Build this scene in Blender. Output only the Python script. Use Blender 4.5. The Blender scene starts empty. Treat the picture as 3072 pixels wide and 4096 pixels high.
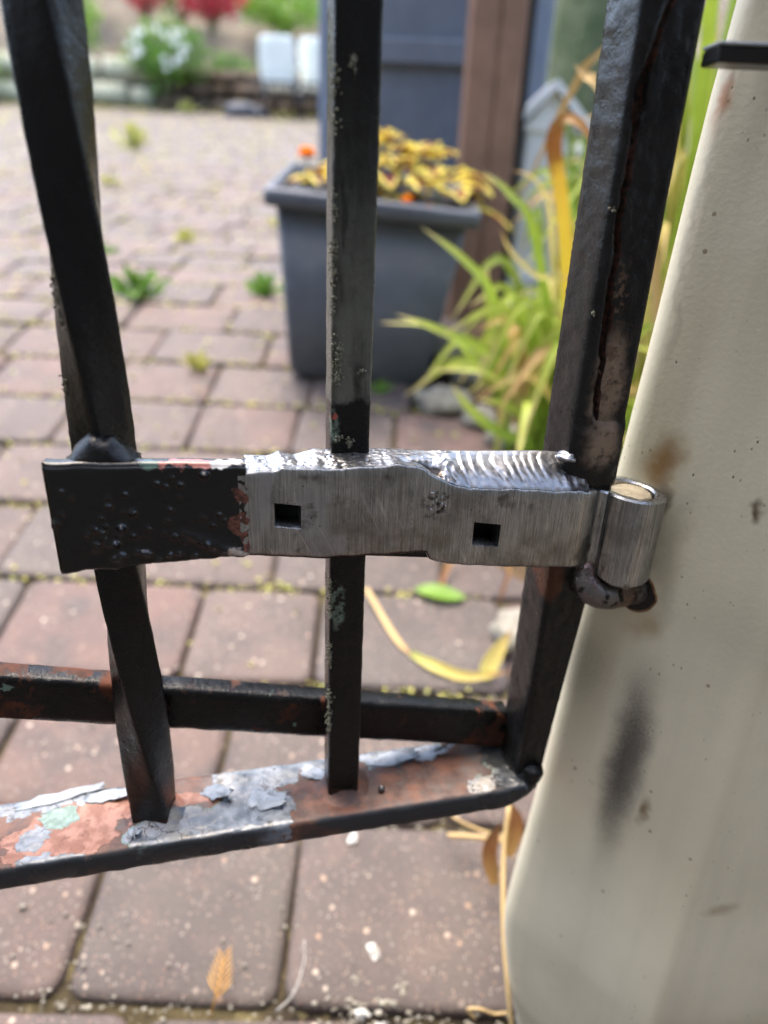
import bpy, bmesh, math, random
from mathutils import Vector, Matrix, noise

SC = bpy.context.scene
COL = SC.collection
rnd = random.Random(7)
R = math.radians

# ------------------------------------------------------------------ camera
PITCH, ROLL, CAMZ = R(25.5), R(2.5), 0.6146
cam = bpy.data.cameras.new('camera')
cam.sensor_fit = 'HORIZONTAL'; cam.sensor_width = 26.0; cam.lens = 24.04
cam.clip_start = 0.01; cam.clip_end = 300
cam.dof.use_dof = True; cam.dof.focus_distance = 0.285; cam.dof.aperture_fstop = 4.5
camo = bpy.data.objects.new('camera', cam); COL.objects.link(camo)
_F = Vector((0, math.cos(PITCH), -math.sin(PITCH))); _u0 = Vector((0, math.sin(PITCH), math.cos(PITCH))); _r0 = Vector((1, 0, 0))
_r = _r0*math.cos(ROLL)+_u0*math.sin(ROLL); _u = -_r0*math.sin(ROLL)+_u0*math.cos(ROLL)
camo.matrix_world = Matrix(((_r.x, _u.x, -_F.x, 0), (_r.y, _u.y, -_F.y, 0), (_r.z, _u.z, -_F.z, CAMZ), (0, 0, 0, 1)))
SC.camera = camo

# ------------------------------------------------------------------ sky, sun, exposure
SUN_EL, SUN_AZ = R(72), R(-35)          # azimuth from +Y towards +X
w = bpy.data.worlds.new('World'); SC.world = w; w.use_nodes = True
nt = w.node_tree
bg = nt.nodes['Background']
sky = nt.nodes.new('ShaderNodeTexSky'); sky.sky_type = 'NISHITA'; sky.sun_disc = False
sky.sun_elevation = SUN_EL; sky.sun_rotation = SUN_AZ; sky.dust_density = 3.0; sky.ozone_density = 0.6
nt.links.new(sky.outputs[0], bg.inputs[0]); bg.inputs[1].default_value = 0.13
sl = bpy.data.lights.new('sun', 'SUN'); sl.energy = 1.0; sl.angle = R(40); sl.color = (1.0, 0.86, 0.70)
so = bpy.data.objects.new('sun', sl); COL.objects.link(so)
sd = Vector((math.sin(SUN_AZ)*math.cos(SUN_EL), math.cos(SUN_AZ)*math.cos(SUN_EL), math.sin(SUN_EL)))
so.rotation_euler = sd.to_track_quat('Z', 'Y').to_euler()
vs = SC.view_settings
vs.view_transform = 'Standard'; vs.look = 'None'; vs.gamma = 1; vs.use_curve_mapping = False
vs.exposure = 2.65

# ------------------------------------------------------------------ helpers
def lin(c):
    c /= 255.0
    return c/12.92 if c <= 0.04045 else ((c+0.055)/1.055)**2.4
def rgb(r, g, b): return (lin(r), lin(g), lin(b), 1)

class Mat:
    def __init__(s, name):
        s.m = bpy.data.materials.new(name); s.m.use_nodes = True
        s.t = s.m.node_tree; s.N = s.t.nodes; s.L = s.t.links
        s.b = s.N['Principled BSDF']; s._o = None
    def put(s, sock, v):
        if isinstance(v, bpy.types.NodeSocket): s.L.new(v, sock)
        elif v is not None:
            if hasattr(sock.default_value, '__len__') and not hasattr(v, '__len__'): v = (v,)*len(sock.default_value)
            sock.default_value = v if not hasattr(v, '__len__') else tuple(v)[:len(sock.default_value)]
    def n(s, t): return s.N.new('ShaderNode'+t)
    @property
    def obj(s):
        if s._o is None: s._o = s.n('TexCoord').outputs['Object']
        return s._o
    def rand(s): return s.n('ObjectInfo').outputs['Random']
    def attr(s, name):
        a = s.n('Attribute'); a.attribute_name = name; return a.outputs['Fac']
    def math(s, op, a, b=None, c=None, clamp=False):
        x = s.n('Math'); x.operation = op; x.use_clamp = clamp
        s.put(x.inputs[0], a); s.put(x.inputs[1], b); s.put(x.inputs[2], c); return x.outputs[0]
    def vmath(s, op, a, b=None):
        x = s.n('VectorMath'); x.operation = op; s.put(x.inputs[0], a); s.put(x.inputs[1], b)
        return x.outputs[1] if op in ('LENGTH', 'DOT_PRODUCT') else x.outputs[0]
    def noise(s, scale, detail=3, rough=.55, vec=None, dist=0, color=False):
        x = s.n('TexNoise'); s.put(x.inputs['Vector'], vec or s.obj); x.inputs['Scale'].default_value = scale
        x.inputs['Detail'].default_value = detail; x.inputs['Roughness'].default_value = rough; x.inputs['Distortion'].default_value = dist
        return x.outputs['Color' if color else 'Fac']
    def vor(s, scale, vec=None, out='Distance', feature='F1', rand=1):
        x = s.n('TexVoronoi'); x.feature = feature; s.put(x.inputs['Vector'], vec or s.obj)
        x.inputs['Scale'].default_value = scale; x.inputs['Randomness'].default_value = rand; return x.outputs[out]
    def scale(s, v, vec=None): return s.vmath('MULTIPLY', vec or s.obj, v)
    def warp(s, amp, scale, vec=None, detail=3):
        c = s.noise(scale, detail, .6, vec, color=True)
        return s.vmath('ADD', vec or s.obj, s.vmath('MULTIPLY', s.vmath('SUBTRACT', c, (.5, .5, .5)), (amp, amp, amp)))
    def mr(s, v, a, b, c=0.0, d=1.0):
        x = s.n('MapRange'); x.interpolation_type = 'SMOOTHSTEP' ; s.put(x.inputs[0], v)
        for i, q in enumerate((a, b, c, d)): x.inputs[i+1].default_value = q
        return x.outputs[0]
    def mix(s, f, a, b, mode='MIX'):
        x = s.n('Mix'); x.data_type = 'RGBA'; x.blend_type = mode
        s.put(x.inputs[0], f); s.put(x.inputs[6], a); s.put(x.inputs[7], b); return x.outputs[2]
    def fmix(s, f, a, b):
        x = s.n('Mix'); s.put(x.inputs[0], f); s.put(x.inputs[2], a); s.put(x.inputs[3], b); return x.outputs[0]
    def ramp(s, f, stops):
        x = s.n('ValToRGB'); e = x.color_ramp.elements
        while len(e) < len(stops): e.new(.5)
        for q, (p, c) in zip(e, stops): q.position = p; q.color = c
        s.put(x.inputs[0], f); return x.outputs[0]
    def blob(s, vec, c, r, soft=.6):          # 1 inside an ellipsoid, 0 outside
        d = s.vmath('LENGTH', s.vmath('DIVIDE', s.vmath('SUBTRACT', vec, c), r))
        return s.mr(d, 1.0+soft*.5, 1.0-soft*.5)
    def mx(s, *a):
        o = a[0]
        for q in a[1:]: o = s.math('MAXIMUM', o, q)
        return o
    def mul(s, a, b): return s.math('MULTIPLY', a, b)
    def bump(s, h, strength=.3, dist=.001, normal=None):
        x = s.n('Bump'); x.inputs['Strength'].default_value = strength; x.inputs['Distance'].default_value = dist
        s.put(x.inputs['Height'], h)
        if normal is not None: s.L.new(normal, x.inputs['Normal'])
        return x.outputs[0]
    def set(s, color=None, rough=None, metal=None, normal=None, spec=None, trans=None, **k):
        for nme, v in (('Base Color', color), ('Roughness', rough), ('Metallic', metal), ('Normal', normal), ('Specular IOR Level', spec)):
            if v is not None: s.put(s.b.inputs[nme], v)
        if trans:     # thin leaf: some light passes through
            tr = s.n('BsdfTranslucent'); s.put(tr.inputs[0], color)
            ms = s.n('MixShader'); ms.inputs[0].default_value = trans
            s.L.new(s.b.outputs[0], ms.inputs[1]); s.L.new(tr.outputs[0], ms.inputs[2])
            s.L.new(ms.outputs[0], s.N['Material Output'].inputs[0])
        return s.m

def mesh(name, v, f, mat=None, parent=None, smooth=True, attrs=None, loc=None):
    me = bpy.data.meshes.new(name); me.from_pydata(v, [], f); me.update()
    if smooth: me.shade_smooth()
    if mat: me.materials.append(mat)
    for k, vals in (attrs or {}).items():
        a = me.attributes.new(k, 'FLOAT', 'POINT'); a.data.foreach_set('value', vals)
    return link(name, me, parent, loc)
def link(name, me, parent=None, loc=None, rot=None):
    o = bpy.data.objects.new(name, me); COL.objects.link(o)
    if parent is not None: o.parent = parent
    if loc is not None: o.location = loc
    if rot is not None: o.rotation_euler = rot
    return o
def empty(name, loc=(0, 0, 0), rz=0): return link(name, None, None, loc, (0, 0, rz))
def tag(o, label=None, cat=None, group=None, kind=None):
    for k, v in (('label', label), ('category', cat), ('group', group), ('kind', kind)):
        if v: o[k] = v
    return o
def sharp(o, ang=35):
    o.data.set_sharp_from_angle(angle=R(ang)); return o
def nz(p, sc, off=0): return noise.noise(Vector(p)*sc+Vector((off, off*1.7, -off)))
def fb(p, sc, off=0): return noise.fractal(Vector(p)*sc+Vector((off, 3*off, off)), .8, 2.1, 4)

class MB:                                          # collects geometry for ONE mesh
    def __init__(s): s.v = []; s.f = []; s.a = []
    def add(s, v, f, a=0.0):
        n = len(s.v); s.v += [tuple(q) for q in v]; s.f += [tuple(i+n for i in q) for q in f]
        s.a += list(a) if hasattr(a, '__len__') else [a]*len(v)
        return s
    def grid(s, rows, wrap=False, a=None):
        n, m = len(rows), len(rows[0]); v = [q for r in rows for q in r]; f = []
        for i in range(n-1):
            for j in range(m if wrap else m-1):
                k = (j+1) % m
                f.append((i*m+j, i*m+k, (i+1)*m+k, (i+1)*m+j))
        return s.add(v, f, a if a is not None else 0.0)
    def tube(s, rows, cap=True):                   # rows = closed rings
        n0 = len(s.v); m = len(rows[0]); s.grid(rows, True)
        if cap:
            s.f.append(tuple(n0+j for j in range(m))[::-1]); k = n0+(len(rows)-1)*m
            s.f.append(tuple(k+j for j in range(m)))
        return s
    def box(s, x0, x1, y0, y1, z0, z1, b=0.0):
        if b <= 0:
            v = [(x, y, z) for z in (z0, z1) for x, y in ((x0, y0), (x1, y0), (x1, y1), (x0, y1))]
            return s.add(v, [(3, 2, 1, 0), (4, 5, 6, 7), (0, 1, 5, 4), (1, 2, 6, 5), (2, 3, 7, 6), (3, 0, 4, 7)])
        def ring(i, z): return [(x0+b+i, y0+i, z), (x1-b-i, y0+i, z), (x1-i, y0+b+i, z), (x1-i, y1-b-i, z), (x1-b-i, y1-i, z), (x0+b+i, y1-i, z), (x0+i, y1-b-i, z), (x0+i, y0+b+i, z)]
        return s.tube([ring(b*.6, z0), ring(0, z0+b), ring(0, z1-b), ring(b*.6, z1)])
    def rod(s, pts, r, k=8):                       # tube along points; r number or list
        pts = [Vector(p) for p in pts]; rows = []; up = Vector((.13, .31, .94))
        for i, p in enumerate(pts):
            t = (pts[min(i+1, len(pts)-1)]-pts[max(i-1, 0)]).normalized()
            x = t.cross(up)
            if x.length < .05: x = t.cross(Vector((1, 0, 0)))
            x.normalize(); y = t.cross(x); rr = r[i] if hasattr(r, '__len__') else r
            rows.append([p+(x*math.cos(2*math.pi*j/k)+y*math.sin(2*math.pi*j/k))*rr for j in range(k)])
        return s.tube(rows)
    def ball(s, c, rx, ry, rz, k=8, q=5, nse=0, seed=0):
        rows = []
        for i in range(q+1):
            th = math.pi*min(max(i/q, .03), .97)
            row = []
            for j in range(k):
                d = Vector((math.sin(th)*math.cos(2*math.pi*j/k), math.sin(th)*math.sin(2*math.pi*j/k), -math.cos(th)))
                g = 1+(nse*noise.noise(d*1.7+Vector((seed*3.1, seed, 0))) if nse else 0)
                row.append((c[0]+d.x*rx*g, c[1]+d.y*ry*g, c[2]+d.z*rz*g))
            rows.append(row)
        return s.tube(rows)
    def build(s, name, mat, parent=None, smooth=True, attr=None, loc=None):
        return mesh(name, s.v, s.f, mat, parent, smooth, {attr: s.a} if attr else None, loc)

def lerp_tab(tab, x):
    if x <= tab[0][0]: return tab[0][1]
    for (a, p), (b, q) in zip(tab, tab[1:]):
        if x <= b: return p+(q-p)*(x-a)/(b-a)
    return tab[-1][1]
def catmull(P, n):
    P = [Vector(p) for p in P]; out = []
    Q = [P[0]*2-P[1]]+P+[P[-1]*2-P[-2]]
    m = len(P)-1
    for i in range(n+1):
        u = i/n*m; k = min(int(u), m-1); t = u-k; a, b, c, d = Q[k:k+4]
        out.append(.5*((2*b)+(c-a)*t+(2*a-5*b+4*c-d)*t*t+(3*b-a-3*c+d)*t**3))
    return out

# ------------------------------------------------------------------ ground height
S1, S2 = 0.2217, 0.115
def zg(y):
    if y < -3: return S1*-3+0.02*(y+3)
    if y < 1.3: return S1*y
    if y > 1.9: return S1*1.6+S2*(y-1.6)
    t = (y-1.3)/.6
    return S1*1.3+.6*(S1*t+(S2-S1)*t*t/2)
def slope(y): return math.atan((zg(y+.01)-zg(y-.01))/.02)

# ------------------------------------------------------------------ materials
def mat_paver():
    m = Mat('paver_concrete'); o = m.obj; rn = m.rand()
    v = m.vmath('ADD', o, m.vmath('MULTIPLY', m.n('ObjectInfo').outputs['Random'], (7, 13, 3)))
    base = m.ramp(rn, [(0, rgb(130, 110, 103)), (.2, rgb(116, 109, 104)), (.4, rgb(142, 112, 103)), (.6, rgb(106, 99, 96)), (.8, rgb(142, 114, 104)), (1, rgb(124, 118, 112))])
    big = m.noise(14, 4, .6, v)
    base = m.mix(m.mr(big, .35, .7), base, rgb(104, 94, 92))
    base = m.mix(m.mul(m.mr(m.noise(26, 3, .6, v), .5, .7), .5), base, rgb(140, 120, 112))
    fine = m.noise(700, 3, .7, v)
    base = m.mix(m.mr(fine, .3, .75), m.mix(.6, base, rgb(58, 52, 50)), base)
    vd = m.vor(330, v); vc = m.vor(330, v, 'Color'); sep = m.n('SeparateColor'); m.put(sep.inputs[0], vc)
    sp = m.mul(m.mr(vd, .36, .26), m.mr(sep.outputs[0], .62, .7))
    base = m.mix(m.mul(sp, .75), base, m.ramp(sep.outputs[1], [(0, rgb(196, 176, 160)), (.4, rgb(168, 128, 110)), (.7, rgb(206, 200, 190)), (1, rgb(120, 108, 100))]))
    vd2 = m.vor(110, v); vc2 = m.vor(110, v, 'Color'); sp2 = m.n('SeparateColor'); m.put(sp2.inputs[0], vc2)
    big2 = m.mul(m.mr(vd2, .3, .22), m.mr(sp2.outputs[0], .86, .9))
    base = m.mix(m.mul(big2, .85), base, m.ramp(sp2.outputs[1], [(0, rgb(215, 205, 190)), (1, rgb(180, 150, 128))]))
    h = m.math('ADD', m.mul(fine, .6), m.math('ADD', m.mul(sp, .5), m.mul(m.noise(200, 3, .6, v), .8)))
    base = m.mix(1.0, base, (.62, .61, .60, 1), "MULTIPLY")
    return m.set(base, .70, 0, m.bump(h, .7, .0012), .42)
M = {}
M['paver'] = mat_paver()

def simple(name, c1, c2, rough=.7, sc=30, bump=.2, bs=150, bd=.001, metal=0, spec=.3, c3=None):
    m = Mat(name); c = m.mix(m.mr(m.noise(sc, 4, .6), .35, .68), c1, c2)
    if c3: c = m.mix(m.mr(m.noise(sc*2.7, 4, .65), .55, .7), c, c3)
    return m.set(c, rough, metal, m.bump(m.noise(bs, 4, .65), bump, bd), spec)

def mat_joint():
    m = Mat('joint_sand_and_moss')
    c = m.mix(m.mr(m.noise(9, 4, .6), .4, .65), rgb(50, 44, 39), rgb(86, 78, 56))
    c = m.mix(m.mr(m.noise(40, 4, .7), .52, .66), c, rgb(112, 104, 74))
    c = m.mix(m.mr(m.noise(300, 2, .7), .55, .7), c, rgb(58, 50, 44))
    return m.set(c, .95, 0, m.bump(m.noise(350, 4, .7), .8, .004), .1)
M['joint'] = mat_joint()
M['soil'] = simple('dark_soil', rgb(64, 50, 38), rgb(96, 78, 56), .95, 30, .9, 120, .01, c3=rgb(120, 100, 70))
M['bank'] = simple('planted_bank_soil', rgb(92, 84, 74), rgb(118, 108, 94), .95, 3, .9, 20, .05, c3=rgb(92, 98, 70))

GZ = .319                                     # gate base height; gate-local z = world z - GZ
def gz(z): return z/1000-GZ

def mat_paint(name, kind='bar'):
    m = Mat(name); o = m.obj
    c = m.mix(m.mr(m.noise(60, 4, .6), .3, .7), (.0022, .0026, .003, 1), (.004, .0043, .0046, 1))
    rough = m.fmix(m.mr(m.noise(90, 4, .6), .35, .65), .20, .34)
    if kind == 'mid':
        z = m.n('SeparateXYZ'); m.put(z.inputs[0], m.warp(.012, 130)); zz = z.outputs[2]
        band = m.mul(m.mr(zz, gz(650), gz(550)), m.mr(zz, gz(535), gz(538)))
        c = m.mix(m.mul(band, m.mr(m.noise(200, 4, .6, m.scale((1, 1, .25))), .15, .6)), c, rgb(88, 90, 82))
        scr = m.mr(m.noise(260, 2, .5, m.scale((1, 1, .09))), .62, .68)
        c = m.mix(m.mul(scr, .6), c, (.006, .006, .006, 1))
        wv = m.warp(.006, 200)
        g = m.mx(m.blob(wv, (-.0235, -.0075, gz(527)), (.003, .006, .006)), m.blob(wv, (-.021, -.0075, gz(446)), (.0035, .006, .011)))
        c = m.mix(m.mul(g, m.mr(m.noise(300, 3, .6), .4, .6)), c, rgb(96, 112, 100))
        c = m.mix(m.blob(wv, (-.0225, -.0075, gz(531)), (.0012, .004, .0018)), c, rgb(150, 70, 62))
    if kind == 'post':
        c = m.mix(m.mr(m.noise(110, 4, .65, m.scale((1, 1, .2))), .3, .8), c, (.010, .010, .010, 1))
        wv = m.warp(.012, 90)
        p = m.mx(m.blob(wv, (.0875, -.013, gz(518)), (.0075, .02, .010), 1), m.blob(wv, (.0865, -.013, gz(543)), (.006, .02, .018), 1.0))
        c = m.mix(m.mul(p, m.mr(m.noise(240, 4, .65), .25, .55)), c, rgb(120, 104, 88))
        c = m.mix(m.mul(m.blob(wv, (.0765, -.013, gz(452)), (.004, .02, .010), .5), .9), c, rgb(70, 38, 22))
        p2 = m.blob(wv, (.0845, -.013, gz(560)), (.0035, .02, .03), 1)
        c = m.mix(m.mul(p2, m.mr(m.noise(300, 4, .7), .5, .62)), c, rgb(92, 74, 60))
    if kind == 'plate':
        wv = m.warp(.010, 160)
        p = m.mx(m.blob(wv, (-.0585, -.02, gz(506)), (.0035, .02, .0042), .3), m.blob(wv, (-.0600, -.02, gz(494)), (.004, .02, .005), .3),
                 m.blob(wv, (-.0575, -.02, gz(486)), (.002, .02, .005), .3))
        c = m.mix(p, c, m.mix(m.mr(m.noise(500, 3, .6), .4, .6), rgb(106, 64, 52), rgb(62, 38, 31)))
        t = m.blob(wv, (-.076, -.0175, gz(520)), (.014, .0035, .003), .3)
        c = m.mix(t, c, rgb(150, 96, 86))
        c = m.mix(m.blob(wv, (-.064, -.0175, gz(519.4)), (.006, .0035, .003), .3), c, rgb(190, 190, 188))
        c = m.mix(m.blob(wv, (-.0895, -.0175, gz(520)), (.003, .003, .003), .3), c, rgb(66, 88, 78))
        c = m.mix(m.blob(wv, (-.062, -.02, gz(482.5)), (.0035, .006, .002), .5), c, rgb(140, 128, 116))
    if kind == 'brace':
        wv = m.warp(.03, 50)
        p = m.mr(m.noise(32, 5, .65, wv), .53, .58)
        c = m.mix(m.mul(p, .85), c, m.mix(m.mr(m.noise(120, 4, .6), .35, .65), rgb(44, 32, 27), rgb(84, 46, 28)))
        rough = m.fmix(p, rough, .75)
        c = m.mix(m.mr(m.noise(70, 3, .6, m.warp(.02, 60)), .70, .72), c, rgb(96, 118, 108))
    wear = m.attr('wear'); wn = m.mr(m.math('ADD', wear, m.mul(m.math('SUBTRACT', m.noise(260, 4, .7), .5), .5)), .45, .6)
    c = m.mix(wn, c, m.mix(m.mr(m.noise(420, 3, .6), .4, .65), rgb(24, 17, 14), rgb(62, 38, 28)))
    rough = m.fmix(wn, rough, .85)
    dust = m.mr(m.vor(900), .16, .08); c = m.mix(m.mul(dust, m.mr(m.noise(150), .52, .6)), c, (.05, .05, .048, 1))
    h = m.math('ADD', m.mul(m.noise(330, 4, .6), 1.0), m.mul(m.noise(1400, 2, .6), .4))
    if kind == 'plate': rough = m.mul(rough, .75)
    return m.set(c, rough, 0, m.bump(h, .14 if kind == 'plate' else .35, .0012), .42 if kind == 'plate' else .24)
M['paint'] = mat_paint('black_gate_paint'); M['paint_mid'] = mat_paint('black_gate_paint_scraped', 'mid')
M['paint_post'] = mat_paint('black_gate_paint_burnt', 'post'); M['paint_plate'] = mat_paint('black_lumpy_paint', 'plate')
M['paint_brace'] = mat_paint('black_paint_over_rust', 'brace')

def mat_rail():
    m = Mat('peeling_paint_over_rust'); wv = m.warp(.020, 75, detail=5); wv2 = m.warp(.011, 160, detail=4)
    rust = m.mix(m.mr(m.noise(90, 5, .65), .35, .65), rgb(60, 40, 33), rgb(104, 66, 48))
    rust = m.mix(m.mr(m.noise(240, 4, .6), .55, .7), rust, rgb(70, 56, 52))
    rust = m.mix(m.mr(m.noise(30, 4, .6), .5, .75), rust, rgb(84, 76, 72))
    def bl(lst, wz=wv, soft=.10):
        return m.mx(*[m.blob(wz, (s/1000, -q/1000, gz(333)), (a/1000, b/1000, .02), soft) for s, q, a, b in lst])
    gb = bl([(-158, -16, 26, 6), (-128, -17, 16, 5), (-160, 7, 8, 9), (-150, 20, 16, 3), (-95, 12, 24, 11), (-60, 8, 19, 15), (-58, -14, 22, 12), (-36, -17, 22, 6), (14, -16, 32, 6), (55, 14, 10, 7), (74, 6, 12, 18)], wv, .9)
    sb = bl([(-150, 8, 26, 15), (-133, -6, 18, 12), (-92, -6, 10, 5), (-75, -8, 12, 5)], wv, .9)
    nn = m.math('SUBTRACT', m.noise(85, 6, .68, m.vmath('ADD', m.obj, (.7, .2, 0))), .5)
    f = m.math('ADD', gb, m.mul(nn, 1.5))
    f2 = m.math('ADD', m.math('ADD', sb, m.mul(gb, .25)), m.mul(nn, 1.3))
    sal = m.mr(f2, .50, .53)
    c = m.mix(sal, rust, m.mix(m.mr(m.noise(130, 4, .6), .4, .6), rgb(126, 80, 60), rgb(156, 112, 94)))
    c = m.mix(m.mul(sal, m.mr(m.noise(200, 5, .7), .56, .62)), c, rgb(112, 66, 48))
    mint = m.mx(m.mul(m.mr(f, .40, .42), m.mr(m.noise(40, 3, .6, m.vmath('ADD', m.obj, (3, 1, 0))), .54, .58)), m.mr(m.math('ADD', bl([(-150, -5, 9, 6)], wv2, .9), m.mul(nn, 1.2)), .5, .53))
    c = m.mix(mint, c, m.mix(m.mr(m.noise(300, 3), .4, .6), rgb(96, 120, 110), rgb(124, 146, 136)))
    grey = m.mr(f, .50, .52)
    gcol = m.mix(m.mr(m.noise(50, 5, .65), .38, .62), rgb(70, 78, 86), rgb(126, 133, 140))
    gcol = m.mix(m.mr(m.noise(120, 5, .7), .54, .68), gcol, rgb(40, 46, 52))
    gcol = m.mix(m.mul(m.mr(m.noise(26, 4, .6), .55, .7), .6), gcol, rgb(150, 140, 122))
    crk = m.mr(m.vor(120, m.warp(.006, 200), 'Distance', 'DISTANCE_TO_EDGE'), .035, .012)
    gcol = m.mix(m.mul(crk, m.mr(m.noise(50, 2), .5, .6)), gcol, rgb(52, 44, 40))
    c = m.mix(grey, c, gcol)
    xyz = m.n('SeparateXYZ'); m.put(xyz.inputs[0], m.obj)
    fr = m.mul(m.mr(xyz.outputs[1], -.0172, -.0196), m.mr(m.noise(28, 4, .6), .36, .5))       # painted front edge
    blk = m.mr(m.math('ADD', xyz.outputs[0], m.mul(m.math('SUBTRACT', m.noise(70, 4, .65), .5), .045)), .060, .066)
    fr = m.mx(fr, m.mul(blk, .95))
    c = m.mix(fr, c, (.012, .015, .018, 1))
    h = m.math('ADD', m.mul(grey, 1.4), m.math('ADD', m.mul(sal, .5), m.math('ADD', m.mul(m.noise(220, 5, .65), .5), m.mul(mint, .3))))
    rough = m.fmix(grey, .55, .24)
    return m.set(c, rough, 0, m.bump(h, .9, .0007), .45)
M['rail'] = mat_rail()
M['flake'] = simple('curled_grey_paint', rgb(122, 130, 138), rgb(158, 164, 170), .35, 80, .2, 300, .0005, c3=rgb(92, 98, 102))

def mat_steel(name, weld=False):
    m = Mat(name); o = m.obj
    v = m.scale((1, 1, .035)); br = m.noise(1500, 3, .7, v); br2 = m.noise(500, 3, .6, m.scale((1, 1, .06)))
    c = m.mix(m.mr(br, .3, .7), rgb(118, 119, 118), rgb(170, 171, 170))
    c = m.mix(m.mul(m.mr(m.noise(55, 4, .65), .42, .68), .5), c, rgb(84, 83, 76))
    rough = m.fmix(m.mr(br2, .3, .7), .22, .40)
    if not weld:
        wv = m.warp(.012, 110)
        p = m.mx(m.blob(wv, (-.051, -.02, gz(505)), (.004, .02, .012), .8), m.blob(wv, (-.033, -.02, gz(496)), (.007, .02, .012), 1), m.blob(wv, (-.027, -.02, gz(482)), (.006, .02, .007), 1))
        c = m.mix(m.mul(p, .55), c, rgb(150, 154, 158)); rough = m.fmix(m.mul(p, .7), rough, .5)
        d = m.blob(m.warp(.01, 200), (.0165, -.02, gz(497)), (.006, .02, .006), .9)
        c = m.mix(m.mul(d, m.mr(m.noise(350, 3, .6), .45, .6)), c, rgb(40, 40, 46))
        rt = m.n('VectorRotate'); rt.rotation_type = 'Y_AXIS'; m.put(rt.inputs['Vector'], o); rt.inputs['Angle'].default_value = .45
        x2 = m.noise(900, 2, .6, m.vmath('MULTIPLY', rt.outputs[0], (1, 1, .03))); x2m = m.mul(m.mr(x2, .60, .72), m.mr(m.noise(38, 3, .6), .48, .6))
        c = m.mix(m.mul(x2m, .6), c, rgb(196, 196, 196))
        bl2 = m.mul(m.mx(m.blob(wv, (.0, -.02, gz(482)), (.03, .02, .010), 1.4), m.blob(wv, (.065, -.02, gz(470)), (.02, .02, .009), 1.4)), m.mr(m.noise(140, 4, .65), .3, .7))
        c = m.mix(m.mul(bl2, .55), c, rgb(96, 80, 66))
        sk = m.mul(m.mr(m.vor(420), .2, .1), m.mr(m.noise(60, 3, .6, m.vmath('ADD', o, (2, 0, 1))), .55, .65)); c = m.mix(m.mul(sk, .8), c, rgb(48, 46, 44))
        st = m.mr(m.noise(45, 4, .6, m.vmath('ADD', o, (.3, .1, 0))), .62, .70)
        c = m.mix(m.mul(st, .7), c, rgb(60, 58, 54))
        c = m.mix(m.mr(m.attr('wear'), .3, .7), c, rgb(46, 34, 28))
        return m.set(c, rough, .92, m.bump(m.math('ADD', br, m.mul(br2, .8)), .16, .0004))
    n1 = m.noise(420, 4, .65)
    c = m.mix(m.mr(n1, .3, .62), rgb(136, 136, 138), rgb(160, 160, 160))
    px = m.n('SeparateXYZ'); m.put(px.inputs[0], m.obj)
    pit = m.mul(m.mul(m.mr(m.vor(420), .30, .16), m.mr(m.noise(120, 2), .45, .55)), m.mr(px.outputs[0], .004, -.012))
    c = m.mix(pit, c, rgb(52, 48, 46))
    wear = m.attr('wear'); c = m.mix(m.mr(wear, .3, .8), c, rgb(70, 64, 60))
    rr = m.fmix(m.mr(n1, .3, .7), .28, .38)
    return m.set(c, rr, .95, m.bump(m.math('SUBTRACT', m.noise(800, 3, .6), m.mul(pit, 2)), .10, .0004))
M['steel'] = mat_steel('ground_brushed_steel'); M['weld'] = mat_steel('bright_weld_metal', True)
def mat_pin():
    m = Mat('worn_pintle_iron')
    c = m.mix(m.mul(m.mr(m.noise(70, 4, .6), .5, .65), .8), rgb(104, 100, 98), rgb(108, 82, 74))
    c = m.mix(m.mr(m.noise(160, 4, .65), .52, .62), c, rgb(28, 26, 26))
    return m.set(c, m.fmix(m.mr(m.noise(110, 3), .4, .6), .22, .45), .8, m.bump(m.noise(260, 4, .6), .4, .0010), .5)
M['pin'] = mat_pin()
M['brownleaf2'] = simple('rusty_paint_edge', rgb(96, 62, 34), rgb(140, 112, 80), .8, 300, .5, 600)
M['pin_top'] = simple('worn_pin_end', rgb(150, 140, 118), rgb(176, 166, 142), .5, 200, .5, 500, .0006, .3)
M['lichen'] = simple('grey_green_lichen', rgb(96, 97, 82), rgb(136, 134, 116), .95, 400, .8, 900, .001)
M['blackband'] = simple('black_band', (.004, .004, .004, 1), (.008, .008, .008, 1), .3, 50, .1, 300)

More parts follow.
